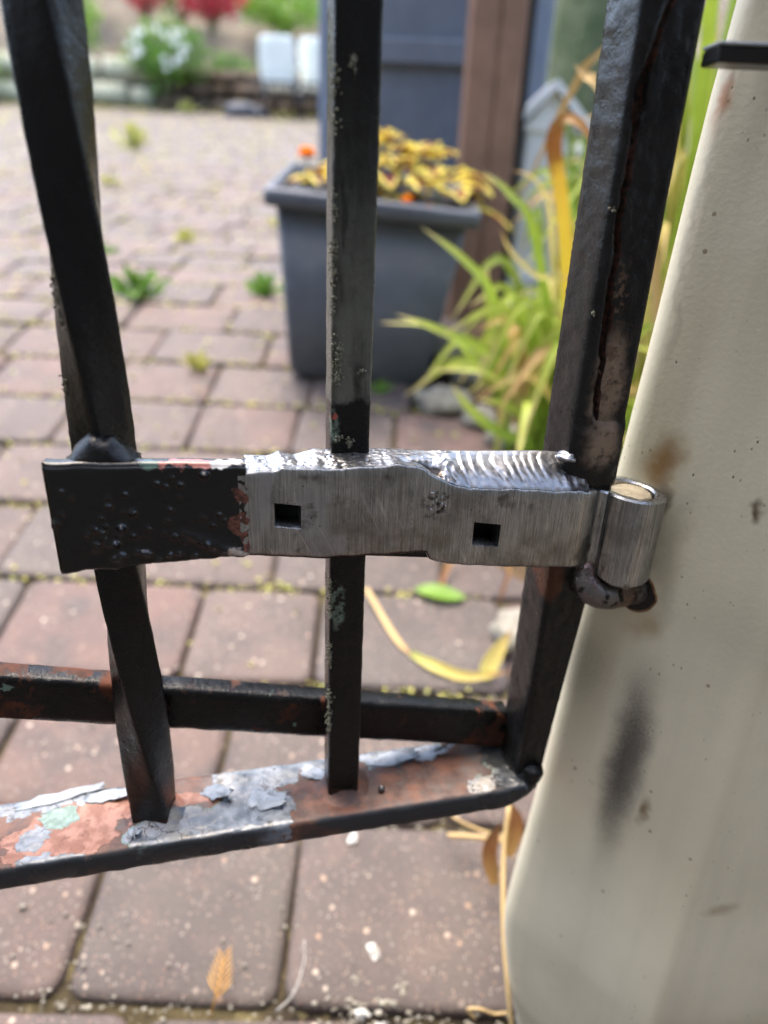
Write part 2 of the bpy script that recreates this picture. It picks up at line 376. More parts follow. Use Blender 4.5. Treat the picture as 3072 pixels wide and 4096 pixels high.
# column frame: face A is the oblique face that carries the pintle
CC = Vector((.2, .355, 0)); APO = .09662
TA = Vector((.78282, -.62224, 0)); NAV = Vector((-.62224, -.78282, 0))
def mat_column():
    m = Mat('cream_painted_metal')
    c = m.mix(m.mr(m.noise(12, 4, .55), .35, .7), rgb(196, 190, 166), rgb(206, 200, 176))
    c = m.mix(m.mul(m.mr(m.noise(5, 3, .5), .45, .65), .5), c, rgb(194, 190, 160))
    a = m.vmath('DOT_PRODUCT', m.obj, tuple(TA)); sep = m.n('SeparateXYZ'); m.put(sep.inputs[0], m.vmath('ADD', m.obj, (0, 0, zg(CC.y))))
    cb = m.n('CombineXYZ'); m.put(cb.inputs[0], a); m.put(cb.inputs[1], sep.outputs[2]); v2 = cb.outputs[0]
    # local z = world z ; v2 = (along facet, height)
    w1 = m.warp(.02, 45, v2); w2 = m.warp(.006, 260, v2)
    xz = m.n('CombineXYZ'); m.put(xz.inputs[0], m.math('ADD', a, m.mul(sep.outputs[2], SOOT_TILT))); m.put(xz.inputs[1], sep.outputs[2]); v3 = m.warp(.010, 40, xz.outputs[0], 5)
    grain = m.noise(900, 3, .7, v2)
    soot = m.math('ADD', m.mul(m.blob(v3, SOOT1[0], SOOT1[1], 1.95), .74), m.math('ADD', m.mul(m.blob(v3, SOOT2[0], SOOT2[1], 1.9), .26), m.mul(m.blob(v3, SOOT3[0], SOOT3[1], 1.95), .46)))
    soot = m.math('MULTIPLY', m.mr(m.math('ADD', m.mul(soot, 1.05), m.mul(m.math('SUBTRACT', grain, .5), m.math('ADD', m.mul(soot, .9), .06))), .12, 1.0), .93, clamp=True)
    c = m.mix(soot, c, (.016, .017, .018, 1))
    for (ctr, rad, colr, k) in STAINS:
        c = m.mix(m.mul(m.blob(w1, ctr, rad, 1.6), k), c, colr)
    stv = m.mr(m.noise(45, 5, .65, m.scale((1, 1, .05))), .42, .66); c = m.mix(m.mul(stv, .16), c, rgb(160, 158, 142))
    # rust specks and scratches
    sp = m.mul(m.mr(m.vor(270, m.scale((1, 1, .6))), .15, .07), m.mr(m.noise(30, 3), .5, .66))
    c = m.mix(m.mul(sp, .85), c, rgb(44, 38, 32))
    sp2 = m.mul(m.mr(m.vor(75), .085, .06), m.mr(m.noise(40, 2, .5, m.vmath('ADD', m.obj, (1, 2, 3))), .5, .56))
    c = m.mix(m.mul(sp2, .7), c, rgb(104, 88, 64))
    # weathered zone above the band: vertical grey streaks
    up = m.mul(m.mr(sep.outputs[2], .60, .72), m.mr(m.noise(60, 4, .6, m.scale((1, 1, .08))), .3, .62))
    c = m.mix(m.mul(up, .75), c, rgb(74, 72, 68))
    h = m.math('ADD', m.mul(m.noise(420, 3, .55), .5), m.math('SUBTRACT', m.mul(m.noise(25, 3, .5), .5), m.mul(sp, .5)))
    return m.set(c, m.fmix(m.mr(m.noise(40, 3), .3, .7), .38, .52), 0, m.bump(h, .22, .0012), .4)
SOOT1 = ((-.006, .348, 0), (.0085, .046, 1)); SOOT2 = ((-.0075, .235, 0), (.021, .15, 1)); SOOT3 = ((-.041, .392, 0), (.020, .030, 1))
SOOT_TILT = 0.0
STAINS = [((-.0216, .505, 0), (.007, .011, 1), rgb(128, 92, 40), .9), ((-.014, .427, 0), (.007, .008, 1), rgb(140, 112, 62), .55),
          ((-.0095, .462, 0), (.005, .030, 1), rgb(110, 104, 88), .35), ((.0084, .3226, 0), (.003, .006, 1), rgb(112, 92, 64), .9),
          ((.0186, .4924, 0), (.0022, .0032, 1), rgb(84, 70, 50), .95), ((-.0175, .488, 0), (.003, .009, 1), rgb(70, 60, 50), .8),
          ((-.034, .645, 0), (.003, .008, 1), rgb(160, 96, 36), .8), ((-.0325, .60, 0), (.0016, .05, 1), rgb(110, 106, 96), .25),
          ((.055, .278, 0), (.006, .004, 1), rgb(128, 104, 62), .5), ((.045, .44, 0), (.03, .02, 1), rgb(150, 146, 128), .4)]
M['column'] = mat_column()

# ------------------------------------------------------------------ ground sheet, paving, bed
def ground_sheet():
    ys = [-60, -30, -12, -6, -3, -2, -1, -.5]+[i*.1 for i in range(0, 21)]+[2+.5*i for i in range(13)]+[8.5, 9, 10, 12, 16, 24, 40, 70]
    xs = [-80, -40, -20, -10, -6, -4, -3, -2, -1, 0, 1, 2, 3, 4, 6, 10, 20, 40, 80]
    b = MB(); b.grid([[(x, y, zg(min(y, 9))-.03 + (0 if y < 8.2 else min(2.6, (y-8.2)*.55)) ) for x in xs] for y in ys])
    return tag(b.build('ground', M['bank']), kind='structure')
ground_sheet()

# bed of sand under the pavers is the parent of every paver
b = MB(); ys = [-.9+.1*i for i in range(0, 92)]
b.grid([[(x, y, zg(y)-.009) for x in (-4.6, -3, -2, -1, -.4, 0, .17 if y < 1.25 else .03, .21 if y < 1.25 else .05)] for y in ys])
paving = tag(b.build('brick_paving', M['joint']), kind='structure')

def paver_mesh(w, d, seed):
    q = random.Random(seed); rc = .016; prof = [(.0, .055), (.0, .007), (.0012, .0030), (.0038, .0010), (.009, 0)]
    def outline(i):
        pts = []
        for cx, cy, a0 in ((w/2-rc, d/2-rc, 0), (-w/2+rc, d/2-rc, 90), (-w/2+rc, -d/2+rc, 180), (w/2-rc, -d/2+rc, 270)):
            for k in range(4):
                a = R(a0+30*k); pts.append((cx+(rc-min(i, .012))*math.cos(a), cy+(rc-min(i, .012))*math.sin(a)))
        return pts
    rows = []
    for i, (ins, dz) in enumerate(prof):
        rows.append([(x+.0030*nz((x*34, y*34, dz*30), 1, seed), y+.0030*nz((x*34, y*34, 5), 1, seed+3), -dz+.0014*nz((x*22, y*22, 0), 1, seed+7)) for x, y in outline(ins)])
    me_b = MB(); me_b.grid(rows, True); n = len(rows[-1]); k = len(me_b.v)
    c = (0, 0, .0012*nz((0, 0, 0), 1, seed)); mid = [((x*.5), (y*.5), .0014*nz((x*14, y*14, 0), 1, seed+7)) for x, y, z in rows[-1]]
    me_b.v += mid+[c]; base = k-n
    for j in range(n):
        j2 = (j+1) % n
        me_b.f.append((base+j, base+j2, k+j2, k+j)); me_b.f.append((k+j, k+j2, k+n))
    me = bpy.data.meshes.new('paver'); me.from_pydata(me_b.v, [], me_b.f); me.update(); me.shade_smooth(); me.materials.append(M['paver'])
    return me
PD = .1378; PITCHY = .1408
WID = {w: [paver_mesh(w-.0035, PD, int(w*1000)+k) for k in range(8)] for w in (.14, .16, .175, .21)}
fixed = {0: (-.220, [.16, .21]), 1: (-.353, [.21, .21, .16]), 2: (-.208, [.14, .21, .14]), -1: (-.16, [.175, .21])}
spots = []
for k in range(-6, 55):
    y0 = .3045+PITCHY*k; yc = y0+PITCHY/2
    xr = .15 if yc < 1.20 else (.02 if yc < 1.62 else -.02)
    if yc < .45: xr = .30
    xl = -.62*max(yc, .35)-.45
    st, ws = fixed.get(k, (rnd.uniform(-.25, -.05) if True else 0, []))
    x = st
    row = []
    for wd in ws: row.append((x, wd)); x += wd
    while x < xr:
        wd = rnd.choice((.14, .16, .175, .21, .21)); row.append((x, wd)); x += wd
    x = st
    while x > xl:
        wd = rnd.choice((.14, .16, .175, .21, .21)); x -= wd; row.append((x, wd))
    for xx, wd in row: spots.append((math.hypot(xx+wd/2, yc), xx+wd/2, yc, wd))
spots.sort()
far = MB()
for i, (dd, x, y, wd) in enumerate(spots):
    if y > 7.95: continue
    me = rnd.choice(WID[wd]); fl = rnd.random() < .5; rot = ((-1 if fl else 1)*slope(y)+rnd.uniform(-.018, .018), rnd.uniform(-.018, .018), rnd.uniform(-.022, .022)+(math.pi if fl else 0))
    z = zg(y)+rnd.uniform(-.0035, .0025)
    if i < 296: link('paver', me, paving, (x, y, z), rot)
    else:
        mt = Matrix.Translation((x, y, z)) @ Matrix.Rotation(slope(y), 4, 'X'); far.add([mt @ q.co for q in me.vertices], [tuple(p.vertices) for p in me.polygons])
tag(far.build('distant_pavers', M['paver'], paving), kind='stuff')

def bed():
    b = MB(); rows = []
    for j in range(60):
        y = .62+j*.05; row = []
        for i in range(40):
            x = .12+i*.045; x0 = max(0, .16-x)
            h = .035*(1-math.exp(-(x-.12)*9))+.012*nz((x, y, 0), 9)+.006*nz((x, y, 4), 40)
            fe = min(1, (y-.62)/.15, (1.875-x)/.2); row.append((x, y, zg(y)-.012+h*fe-.03*(1-fe)))
        rows.append(row)
    b.grid(rows); return tag(b.build('soil_bed', M['soil']), kind='structure')
bed()

# unseen wall added behind the viewpoint to shade the gate's near side
HO = empty('unseen_shade_wall', (0, -.85, zg(-.85))); tag(HO, 'tall grey clapboard wall added unseen behind the viewpoint to shade the gate', 'wall')
M['siding'] = simple('grey_siding', rgb(102, 101, 98), rgb(112, 110, 106), .7, 8, .3, 40, .003)
b = MB(); b.box(-3.0, 3.0, -.12, -.012, -.05, 2.7); b.build('core', M['siding'], HO, False)
for k in range(18):
    b = MB(); b.box(-3.0, 3.0, -.012, .012, .148*k-.05, .148*k+.095, .003); o = b.build('siding_board', M['siding'], HO, False); o.rotation_euler.x = R(-3)

# ------------------------------------------------------------------ the gate
GA = R(14)
gate = empty('iron_gate', (0, .27, GZ), GA)
tag(gate, 'black iron gate with square bars and a bare steel hinge strap beside the cream column', 'gate')
def L(s, o, z): return (s/1000, -o/1000, z/1000-GZ)
def rsq(h, r, n=3, hx=None):
    hx = hx or h; p = []
    for cx, cy, a0 in ((hx-r, h-r, 0), (-hx+r, h-r, 90), (-hx+r, -h+r, 180), (hx-r, -h+r, 270)):
        for k in range(n): a = R(a0+90*k/(n-1)); p.append((cx+r*math.cos(a), cy+r*math.sin(a)))
    q = []
    for i in range(len(p)):                       # extra points on the flats
        q.append(p[i])
        if i % n == n-1:
            a, c = p[i], p[(i+1) % len(p)]
            for t in (.25, .5, .75): q.append((a[0]+(c[0]-a[0])*t, a[1]+(c[1]-a[1])*t))
    return q
def bar(s0, z0, z1, h=7.6, tw=None, mat='paint', seed=1, step=2.0, lump=.22, o0=0, r=1.3):
    rows = []; wear = []; n = int((z1-z0)/step)
    for i in range(n+1):
        z = z0+(z1-z0)*i/n; a = tw(z) if tw else 0; ca, sa = math.cos(a), math.sin(a); row = []
        for x, y in rsq(h, r):
            X, Y = x*ca-y*sa, x*sa+y*ca
            g = 1+(lump*nz((X, Y, z), .12, seed)+lump*.6*max(0, nz((X, Y, z), .45, seed+5)))/h
            row.append(L(s0+X*g, o0+Y*g, z))
            wear.append(min(1, max(0, (345-z)/14)+.35*max(0, nz((X, Y, z), .05, seed+9))) if z < 360 else .25*max(0, nz((X, Y, z), .04, seed+9)))
        rows.append(row)
    b = MB(); b.grid(rows, True); b.a = wear
    return b.build('bar', M[mat], gate, True, 'wear')
def twist(z): return R(-9)+(z-590)/145*R(90)
bar_mid = bar(-16.3, 333, 700, mat='paint_mid', seed=3)
bar_left = bar(-107, 333, 700, h=8.3, tw=twist, seed=6)
for k in range(2, 8):
    bar(-16.3-91*k, 333, 700, h=7.6 if k % 2 == 0 else 8.3, tw=twist if k % 2 else None, seed=20+k, step=6)
for k in range(0, 8):
    bar(-16.3-91*k, 700, 1180, h=8.3 if k % 2 else 7.6, tw=twist if k % 2 else None, seed=40+k, step=14)
bar(-760, 322, 1200, h=12, seed=77, step=20)

def post():
    H = 11.6; sc = 86.0
    xs_front = [-H+2.0+i*(2*H-4.0)/26 for i in range(27)]
    seam = [(430, 80), (470, 79.5), (500, 82), (534, 82.8), (560, 81.3), (594, 79.2), (620, 79.3), (648, 80), (667, 85), (690, 86)]
    rows = []; wear = []; zs = []
    z = 324
    while z < 702: zs.append(z); z += 1.5 if z > 425 else 3
    for z in zs:
        row = []; sx = lerp_tab(seam, z)-sc+1.8*nz((0, 0, z), .07, 2)+.8*nz((0, 0, z), .3, 3)
        k = max(0, min(1, (z-505)/20))
        def fr(x):
            d = abs(x-sx); open_ = -.25+3.4*max(0, nz((3, 0, z), .045, 4))+.9*max(0, nz((9, 0, z), .2, 8))+2.2*math.exp(-((z-640)/9)**2)
            dep = -3.6*k*max(0, 1-(d/(1.0+1.1*open_))**2) if d < 1.0+1.1*open_ else 0
            lumpv = .45*nz((x, 0, z), .22, 3)+.25*nz((x, 0, z), .7, 5)
            left = .9*k*max(0, 1-abs(x-sx+3)/3.5)*(0.6+.8*nz((0, 5, z), .09, 1)) if x < sx else -.35*k
            return dep+lumpv+left
        pts = []; cutr = max(0, (462-z)*.082)
        def rx(x): return x if x < 0 else x*(1-cutr/H)
        pts.append((rx(H), 13-2.2)); pts.append((rx(H-.4), 13-1.0))
        for x in xs_front[::-1]:
            pts.append((rx(x), 13+fr(x)))
        pts += [(-H+.5, 13-.9), (-H, 13-2.0)]
        for y in (8, 5, 2, -1, -4, -7, -9): pts.append((-H+.5*nz((7, y, z), .18, 9)+.25*nz((7, y, z), .6, 2), y))
        pts += [(-H+.3, -11.5), (-H+1.5, -12.7), (0, -13), (rx(H-1.5), -12.7), (rx(H), -11), (rx(H), 0)]
        for x, y in pts:
            rough_edge = .5*max(0, nz((x, y, z), .5, 12)) if abs(x+H) < .6 else 0
            row.append(L(sc+x-rough_edge, y, z))
            d = abs(x-sx)
            wear.append(k*max(0, 1.25-d/2.2)+(.6*k*max(0, nz((x, y, z), .12, 6)) if x > sx and d < 6 else 0) if y > 9 else 0)
        rows.append(row)
    b = MB(); b.grid(rows, True); b.a = wear
    m = len(rows[0]); n = len(rows)
    b.f.append(tuple((n-1)*m+j for j in range(m)))
    o = b.build('hinge_post', M['paint_post'], gate, True, 'wear')
    b = MB(); b.tube([[L(sc+x, y, z) for x, y in rsq(12.8, 2, 3, 11.6)] for z in (702, 900, 1200)]); b.build('hinge_post', M['paint'], gate)
    return o
post_o = post()

def rail():
    b = MB(); rows = []
    ss = [-762+8*i for i in range(70)]; ss = [s for s in ss if s < -200]+[-200+2.0*i for i in range(140)]
    for s in ss:
        lift = 0 if s < 70 else 0
        row = []
        for o, z in [(-20, 324), (-20, 331.5), (-19.3, 332.7), (-18, 333.2)]+[(-18+36*i/24, 333.2) for i in range(1, 24)]+[(18, 333), (19.3, 332.4), (20, 331), (20.2, 327), (20, 322.5), (19.2, 320.6), (17, 319.8), (0, 319.4), (-19, 319.8)]:
            g = .5*nz((s, o, z), .09, 3)+.3*nz((s, o, z), .3, 8)
            end = max(0, s-66)/12.0
            row.append(L(s+(.4*nz((s, o, z), .3, 4) if abs(o) > 19 else 0), o+.5*nz((s, o, 0), .12, 1)*(1 if abs(o) > 18 else 0), z+g+(7*end*end if z < 330 else 1.5*end*end)))
        rows.append(row)
    b.tube(rows); o = b.build('bottom_rail', M['rail'], gate)
    return o
rail_o = rail()
# fused corner where rail and post meet
b = MB(); rows = []
for i in range(17):
    a = math.pi/2*i/16; row = []
    for k in range(20):
        q = 2*math.pi*k/20; x, y = 7.5*math.cos(q), 15.5*math.sin(q)
        y = max(-14, min(16.5, y*1.25)); rr_ = 14+x*.85
        g = 1+.06*nz((i*.5, math.cos(q)*2, math.sin(q)*2), 1, 6)
        row.append(L(68+rr_*math.sin(a)*g+.3, y*g+2.0, 340.5-rr_*1.02*math.cos(a)*g))
    rows.append(row)
b.tube(rows); b.build('corner_weld', M['paint'], gate)
b = MB()
for sx, ox, zz, rx_, ry_, rz_, sd in ((73, -12, 348, 4, 4, 9, 3),):
    b = MB(); b.ball(L(sx, ox, zz), rx_/1000, ry_/1000, rz_/1000, 18, 12, .3, sd); b.build('weld_lump', M['paint'], gate)
# paint flakes lifting off the rail
def flake(s, o, ang, w, l, curl, seed):
    b = MB(); rows = []
    for i in range(9):
        u = i/8; row = []
        for j in range(9):
            v = j/8-.5
            W = w*(.6+.4*math.sin(math.pi*min(1, u*1.1+.1)))*(1+.7*nz((u*5, v*3, 0), 1, seed))
            x, y = u*l+3.5*nz((u*2, v*7, 1), 1, seed), v*W
            zz = curl*u*u+.35*nz((u*2, v*2, 0), 1.3, seed)
            row.append(L(s+x*math.cos(ang)-y*math.sin(ang), o+x*math.sin(ang)+y*math.cos(ang), 333.4+max(0, zz)))
        rows.append(row)
    b.grid(rows); f = b.build('paint_flake', M['flake'], rail_o)
    f.parent = rail_o; md = f.modifiers.new('thickness', 'SOLIDIFY'); md.thickness = .0004
for a in [(-172, -15, -.15, 7, 40, 1.2, 1), (-140, -15, .12, 8, 24, 3.2, 2), (-84, -9, .55, 8, 15, 4.5, 3), (-62, 0, .35, 12, 18, 3.0, 4), (-34, -14, .7, 9, 16, 3.0, 5), (0, -13, .1, 8, 28, 2.5, 6), (26, -12, .05, 9, 17, 4.0, 7), (-116, 6, 1.4, 6, 8, 3, 8)]:
    flake(*a)
b = MB(); b.ball(L(3, 8, 335), .0019, .0019, .0017, 10, 6); b.build('rivet', M['pin'], rail_o)
for s_, o_, k in ((-107, 0, 4), (-16.3, 0, 7)):                    # fillet welds at the bar feet
    b = MB(); rows = []
    for i in range(6):
        t = i/5; e = 7.0+8.5*(1-math.sin(t*math.pi/2)); rows.append([L(s_+e*c+1.2*nz((c*3, d*3, t), 1, k), o_+e*d+1.2*nz((d*3, c*3, t), 1, k+2), 332.6+6*t) for c, d in [(math.cos(a), math.sin(a)) for a in [2*math.pi*q/28 for q in range(28)]]])
    b.grid(rows, True); b.build('weld_fillet', M['rail'], rail_o)

def brace():
    b = MB(); rows = []; wear = []
    for i in range(260):
        s = -500+i*2.25
        if s > 77: break
        zt = 358.5-(s-71)*.2436; row = []
        for o, dz in [(-20, -24), (-20, -2), (-19, -.5), (-17, 0), (-11, 0), (-9.3, -.6), (-8.2, -2)]+[(-8, -4-i2*1.9) for i2 in range(10)]+[(-8.6, -23.4), (-10, -24.4)]:
            g = .9*fb((s, o, dz), .035, 2) if -22 < dz < -3 else .35*nz((s, o, dz), .1, 2)
            row.append(L(s, o-(.4+g)*(1 if dz < -1 else 0), zt+dz*1.0+.5*nz((s, o, 9), .12, 6)))
        rows.append(row)
    b.tube(rows); return b.build('brace', M['paint_brace'], gate)
brace()
b = MB(); b.tube([[L(s, o, z) for o, z in ((-14, 1178), (14, 1178), (14, 1198), (-14, 1198))] for s in (-762, 97)]); b.build('top_rail', M['paint'], gate)

# hinge strap -------------------------------------------------------------
TOP = [(-60, 515.4), (-46, 515.0), (-44, 516.2), (-28, 514.6), (0, 515.2), (10, 513.5), (15, 509.5), (22, 506), (30, 503.5), (45, 502.5), (86, 498.5), (90, 498.2)]
BOT = [(-60, 480.3), (-40, 478.0), (-28, 476.4), (13.5, 475.6), (15.5, 471.5), (20, 470.3), (30, 468), (86, 461.5), (90, 461.2)]
def ztop(s): return lerp_tab(TOP, s)+.45*nz((s, 0, 0), .35, 3)+.5*nz((s, 0, 0), .12, 5)
def zbot(s): return lerp_tab(BOT, s)+.5*nz((s, 0, 0), .15, 9)
def hb(s): return 491.3+(477.0-491.3)*(s+42)/80
def ht(s): return 501.3+(487.6-501.3)*(s+42)/80
HOLES = [(-47.2, -37.2), (32.8, 44.6)]
def strap():
    ss = sorted(set([-60+i*1.6 for i in range(93)]+[q for h in HOLES for q in h])); ss = [s for s in ss if s <= 87.5 and not any(abs(s-q) < .7 and s != q for h in HOLES for q in h)]
    rows = []; wear = []; idx1 = None
    for s in ss:
        t, bt, l1, l2 = ztop(s), zbot(s), hb(s), ht(s); row = [(12, t-1.0), (18.6, t-.1), (19.5, t-.4), (20, t-1.3)]
        row += [(20, t-1.3+(l2-t+1.3)*i/6) for i in range(1, 7)]
        i2 = len(row)-1
        row += [(20, l2+(l1-l2)*i/4) for i in range(1, 5)]
        i1 = len(row)-1
        row += [(20, l1+(bt+1.4-l1)*i/6) for i in range(1, 7)]
        row += [(19.5, bt+.5), (18.4, bt), (12, bt+.3)]
        bend = 0 if s < 77 else -((s-77)/9.5)**2*2.2
        wear += [max(0, min(1, (bt+3-z)/3)) if s < 16 and z < bt+3 else 0 for o, z in row]
        rows.append([L(s, o+bend+.10*nz((s, z, 0), .2, 2), z) for o, z in row])
    b = MB(); b.grid(rows); b.a = wear
    m = len(rows[0]); keep = []
    for fi, f in enumerate(b.f):
        i, j = fi//(m-1), fi % (m-1)
        if any(h[0] <= ss[i] < h[1] for h in HOLES) and i2 <= j < i1: continue
        keep.append(f)
    b.f = keep
    for h in HOLES:                                # hole walls
        rim = [(h[0], ht(h[0])), (h[1], ht(h[1])), (h[1], hb(h[1])), (h[0], hb(h[0]))]
        v = [L(x, 20, z) for x, z in rim]+[L(x, 18.6, z+(.9 if z < ht(x)-3 else 0)) for x, z in rim]+[L(x, 11, z) for x, z in rim]
        f = [(k, (k+1) % 4, 4+(k+1) % 4, 4+k) for k in range(4)]+[(4+k, 4+(k+1) % 4, 8+(k+1) % 4, 8+k) for k in range(4)]
        b.add(v, f)
    return sharp(b.build('hinge_strap', M['steel'], gate, True, 'wear'), 50)
strap_o = strap()
b = MB(); b.box(*[q/1000 for q in (-58, 74, -11.8, -4)], gz(478), gz(505)); b.v = [(x, y, z-(x+.058)*.12) for x, y, z in b.v]; b.build('dark_backing_bar', M['paint'], strap_o)  # black bar added behind the strap to give its holes deep shade

def barrel():
    cs, co, rc, th = 108.0, 10.0, 13.0, 2.5
    path = [(83, 15.6), (86, 14.0), (89, 12.4), (92, 11.9)]
    path += [(cs+rc*math.cos(R(a)), co+rc*math.sin(R(a))) for a in range(164, -91, -8)]
    path += [(100, -3.4), (92, -3.2), (84, -2.2), (78, -1.0)]
    P = [Vector((a, q, 0)) for a, q in path]; inn, outl = [], []
    for i, p in enumerate(P):
        t = (P[min(i+1, len(P)-1)]-P[max(i-1, 0)]).normalized(); n = Vector((-t.y, t.x, 0))
        k = th*(1.55-.55*min(1, i/5)); 
        outl.append(p+n*th); inn.append(p-n*(k if i < 5 else th))
    ring = outl+inn[::-1]
    def zt(q): return 497.2-(q.x-84)*.11+(.35*nz((q.x, q.y, 0), .3, 4))
    def zb(q): return 461-(min(q.x, 100)-84)*.5+(.3*nz((q.x, q.y, 0), .3, 7))
    rows = []
    def inset(i, k):
        q = ring[i]; o2 = ring[len(ring)-1-i]; return q+(o2-q).normalized()*k
    for lvl in range(13):
        row = []
        for i, q in enumerate(ring):
            a, c = zb(q), zt(q)
            if lvl == 0: p, z = inset(i, .7), a
            elif lvl == 12: p, z = inset(i, .9), c
            elif lvl == 1: p, z = q, a+.8
            elif lvl == 11: p, z = q, c-.8
            else: p, z = q, a+.8+(c-a-1.6)*(lvl-1)/10
            row.append(L(p.x, p.y, z))
        rows.append(row)
    b = MB(); b.grid(rows, True); n = len(ring); h = n//2
    for base in (0, 12*n):
        for i in range(h-1): b.f.append((base+i, base+i+1, base+n-2-i, base+n-1-i))
    return sharp(b.build('hinge_barrel', M['steel'], strap_o), 40)
barrel()

def weld():
    rows = []; wear = []
    BK = [(-58, 516), (-48, 515.2), (-44, 517), (-38, 515.2), (-30, 517.2), (-26, 516.8), (0, 516), (14, 514.5), (45, 513), (66, 512), (84, 510)]
    s = -57.0; ss = []
    while s < 83: ss.append(s); s += .55
    for s in ss:
        row = []; zf, zb_ = ztop(s), lerp_tab(BK, s)
        for j in range(33):
            t = j/32; o = 19.3-15.5*t
            z = zf+(zb_-zf)*(t**.8 if s > 12 else t)-.15
            e = min(1, t*5, (1-t)*6)
            por = max(0, min(1, (-4-s)/8)) if s > -48 else .5
            rip = max(0, min(1, (s-19)/5, (72-s)/7))
            z += e*por*(.6*nz((s, o, 0), .2, 3)+.12*abs(nz((s, o, 0), .95, 6))-.9*max(0, nz((s, o, 0), .6, 9)-.32)*2)
            ph = (s-17*(t-.55)**2+3.0*nz((s, o, 0), .06, 5))/(6.4+2.4*nz((s, 0, 0), .045, 2))
            fr = ph-math.floor(ph)
            z += e*rip*((.50+.85*nz((s, o, 1), .06, 9))*(math.sin(math.pi*fr**.45)-.5)+.3*nz((s, o, 2), .09, 3))
            z += e*rip*.9*math.sin(math.pi*t)
            z += 1.9*math.exp(-((s-21)/3.2)**2-((t-.45)/.3)**2)*(.8+.9*nz((s, o, 0), .5, 7))
            gou = math.exp(-((s-12)/6.5)**2-((t-.30)/.14)**2); z -= 2.6*gou
            gou2 = math.exp(-((s-17)/3.0)**2-((t-.10)/.22)**2); z -= 2.2*gou2*(.7+nz((s, o, 0), .8, 4))
            z += (.3-.27*rip)*nz((s, o, 0), .9, 8)*e
            row.append(L(s+(.5*nz((s, o, 3), .4, 2) if 0 < j < 32 else 0), o, z)); wear.append(min(1, gou*1.3+gou2*.8+max(0, (s-66)/12)*(.6+nz((s, o, 5), .3, 7))))
        row.append(L(s, 2.5, zb_-4)); wear.append(.3)
        rows.append(row)
    b = MB(); b.grid(rows); b.a = wear
    b.build('weld_bead', M['weld'], strap_o, True, 'wear')
    b = MB()
    b.ball(L(74, 11.5, 511.6), .0042, .004, .0022, 16, 10, .35, 2); b.build('weld_spatter', M['weld'], strap_o)
    b = MB()
    for q in range(7): b.ball(L(17+rnd.uniform(-3, 3), 20.1, 499+rnd.uniform(-6, 5)), rnd.uniform(.0004, .0012), .0005, rnd.uniform(.0004, .0012), 8, 5, .4, q)
    b.build('weld_spatter', M['weld'], strap_o)
weld()
# burnt lump where the strap is welded to the post
b = MB(); rows = []
for i in range(25):
    a = math.pi*i/24; row = []
    for j in range(21):
        z = 499+j*1.6; k = max(0, 1-((z-508)/22)**2)
        row.append(L(86+11.9*math.cos(a)+.6*nz((i, j, 0), .3, 2), 12.4-3.5*max(0, (z-521)/10)**2+math.sin(a)*(1.0+2.1*k+.7*nz((i, j, 0), .35, 4)), z))
    rows.append(row)
b.grid(rows); b.build('burnt_weld', M['paint_post'], gate)

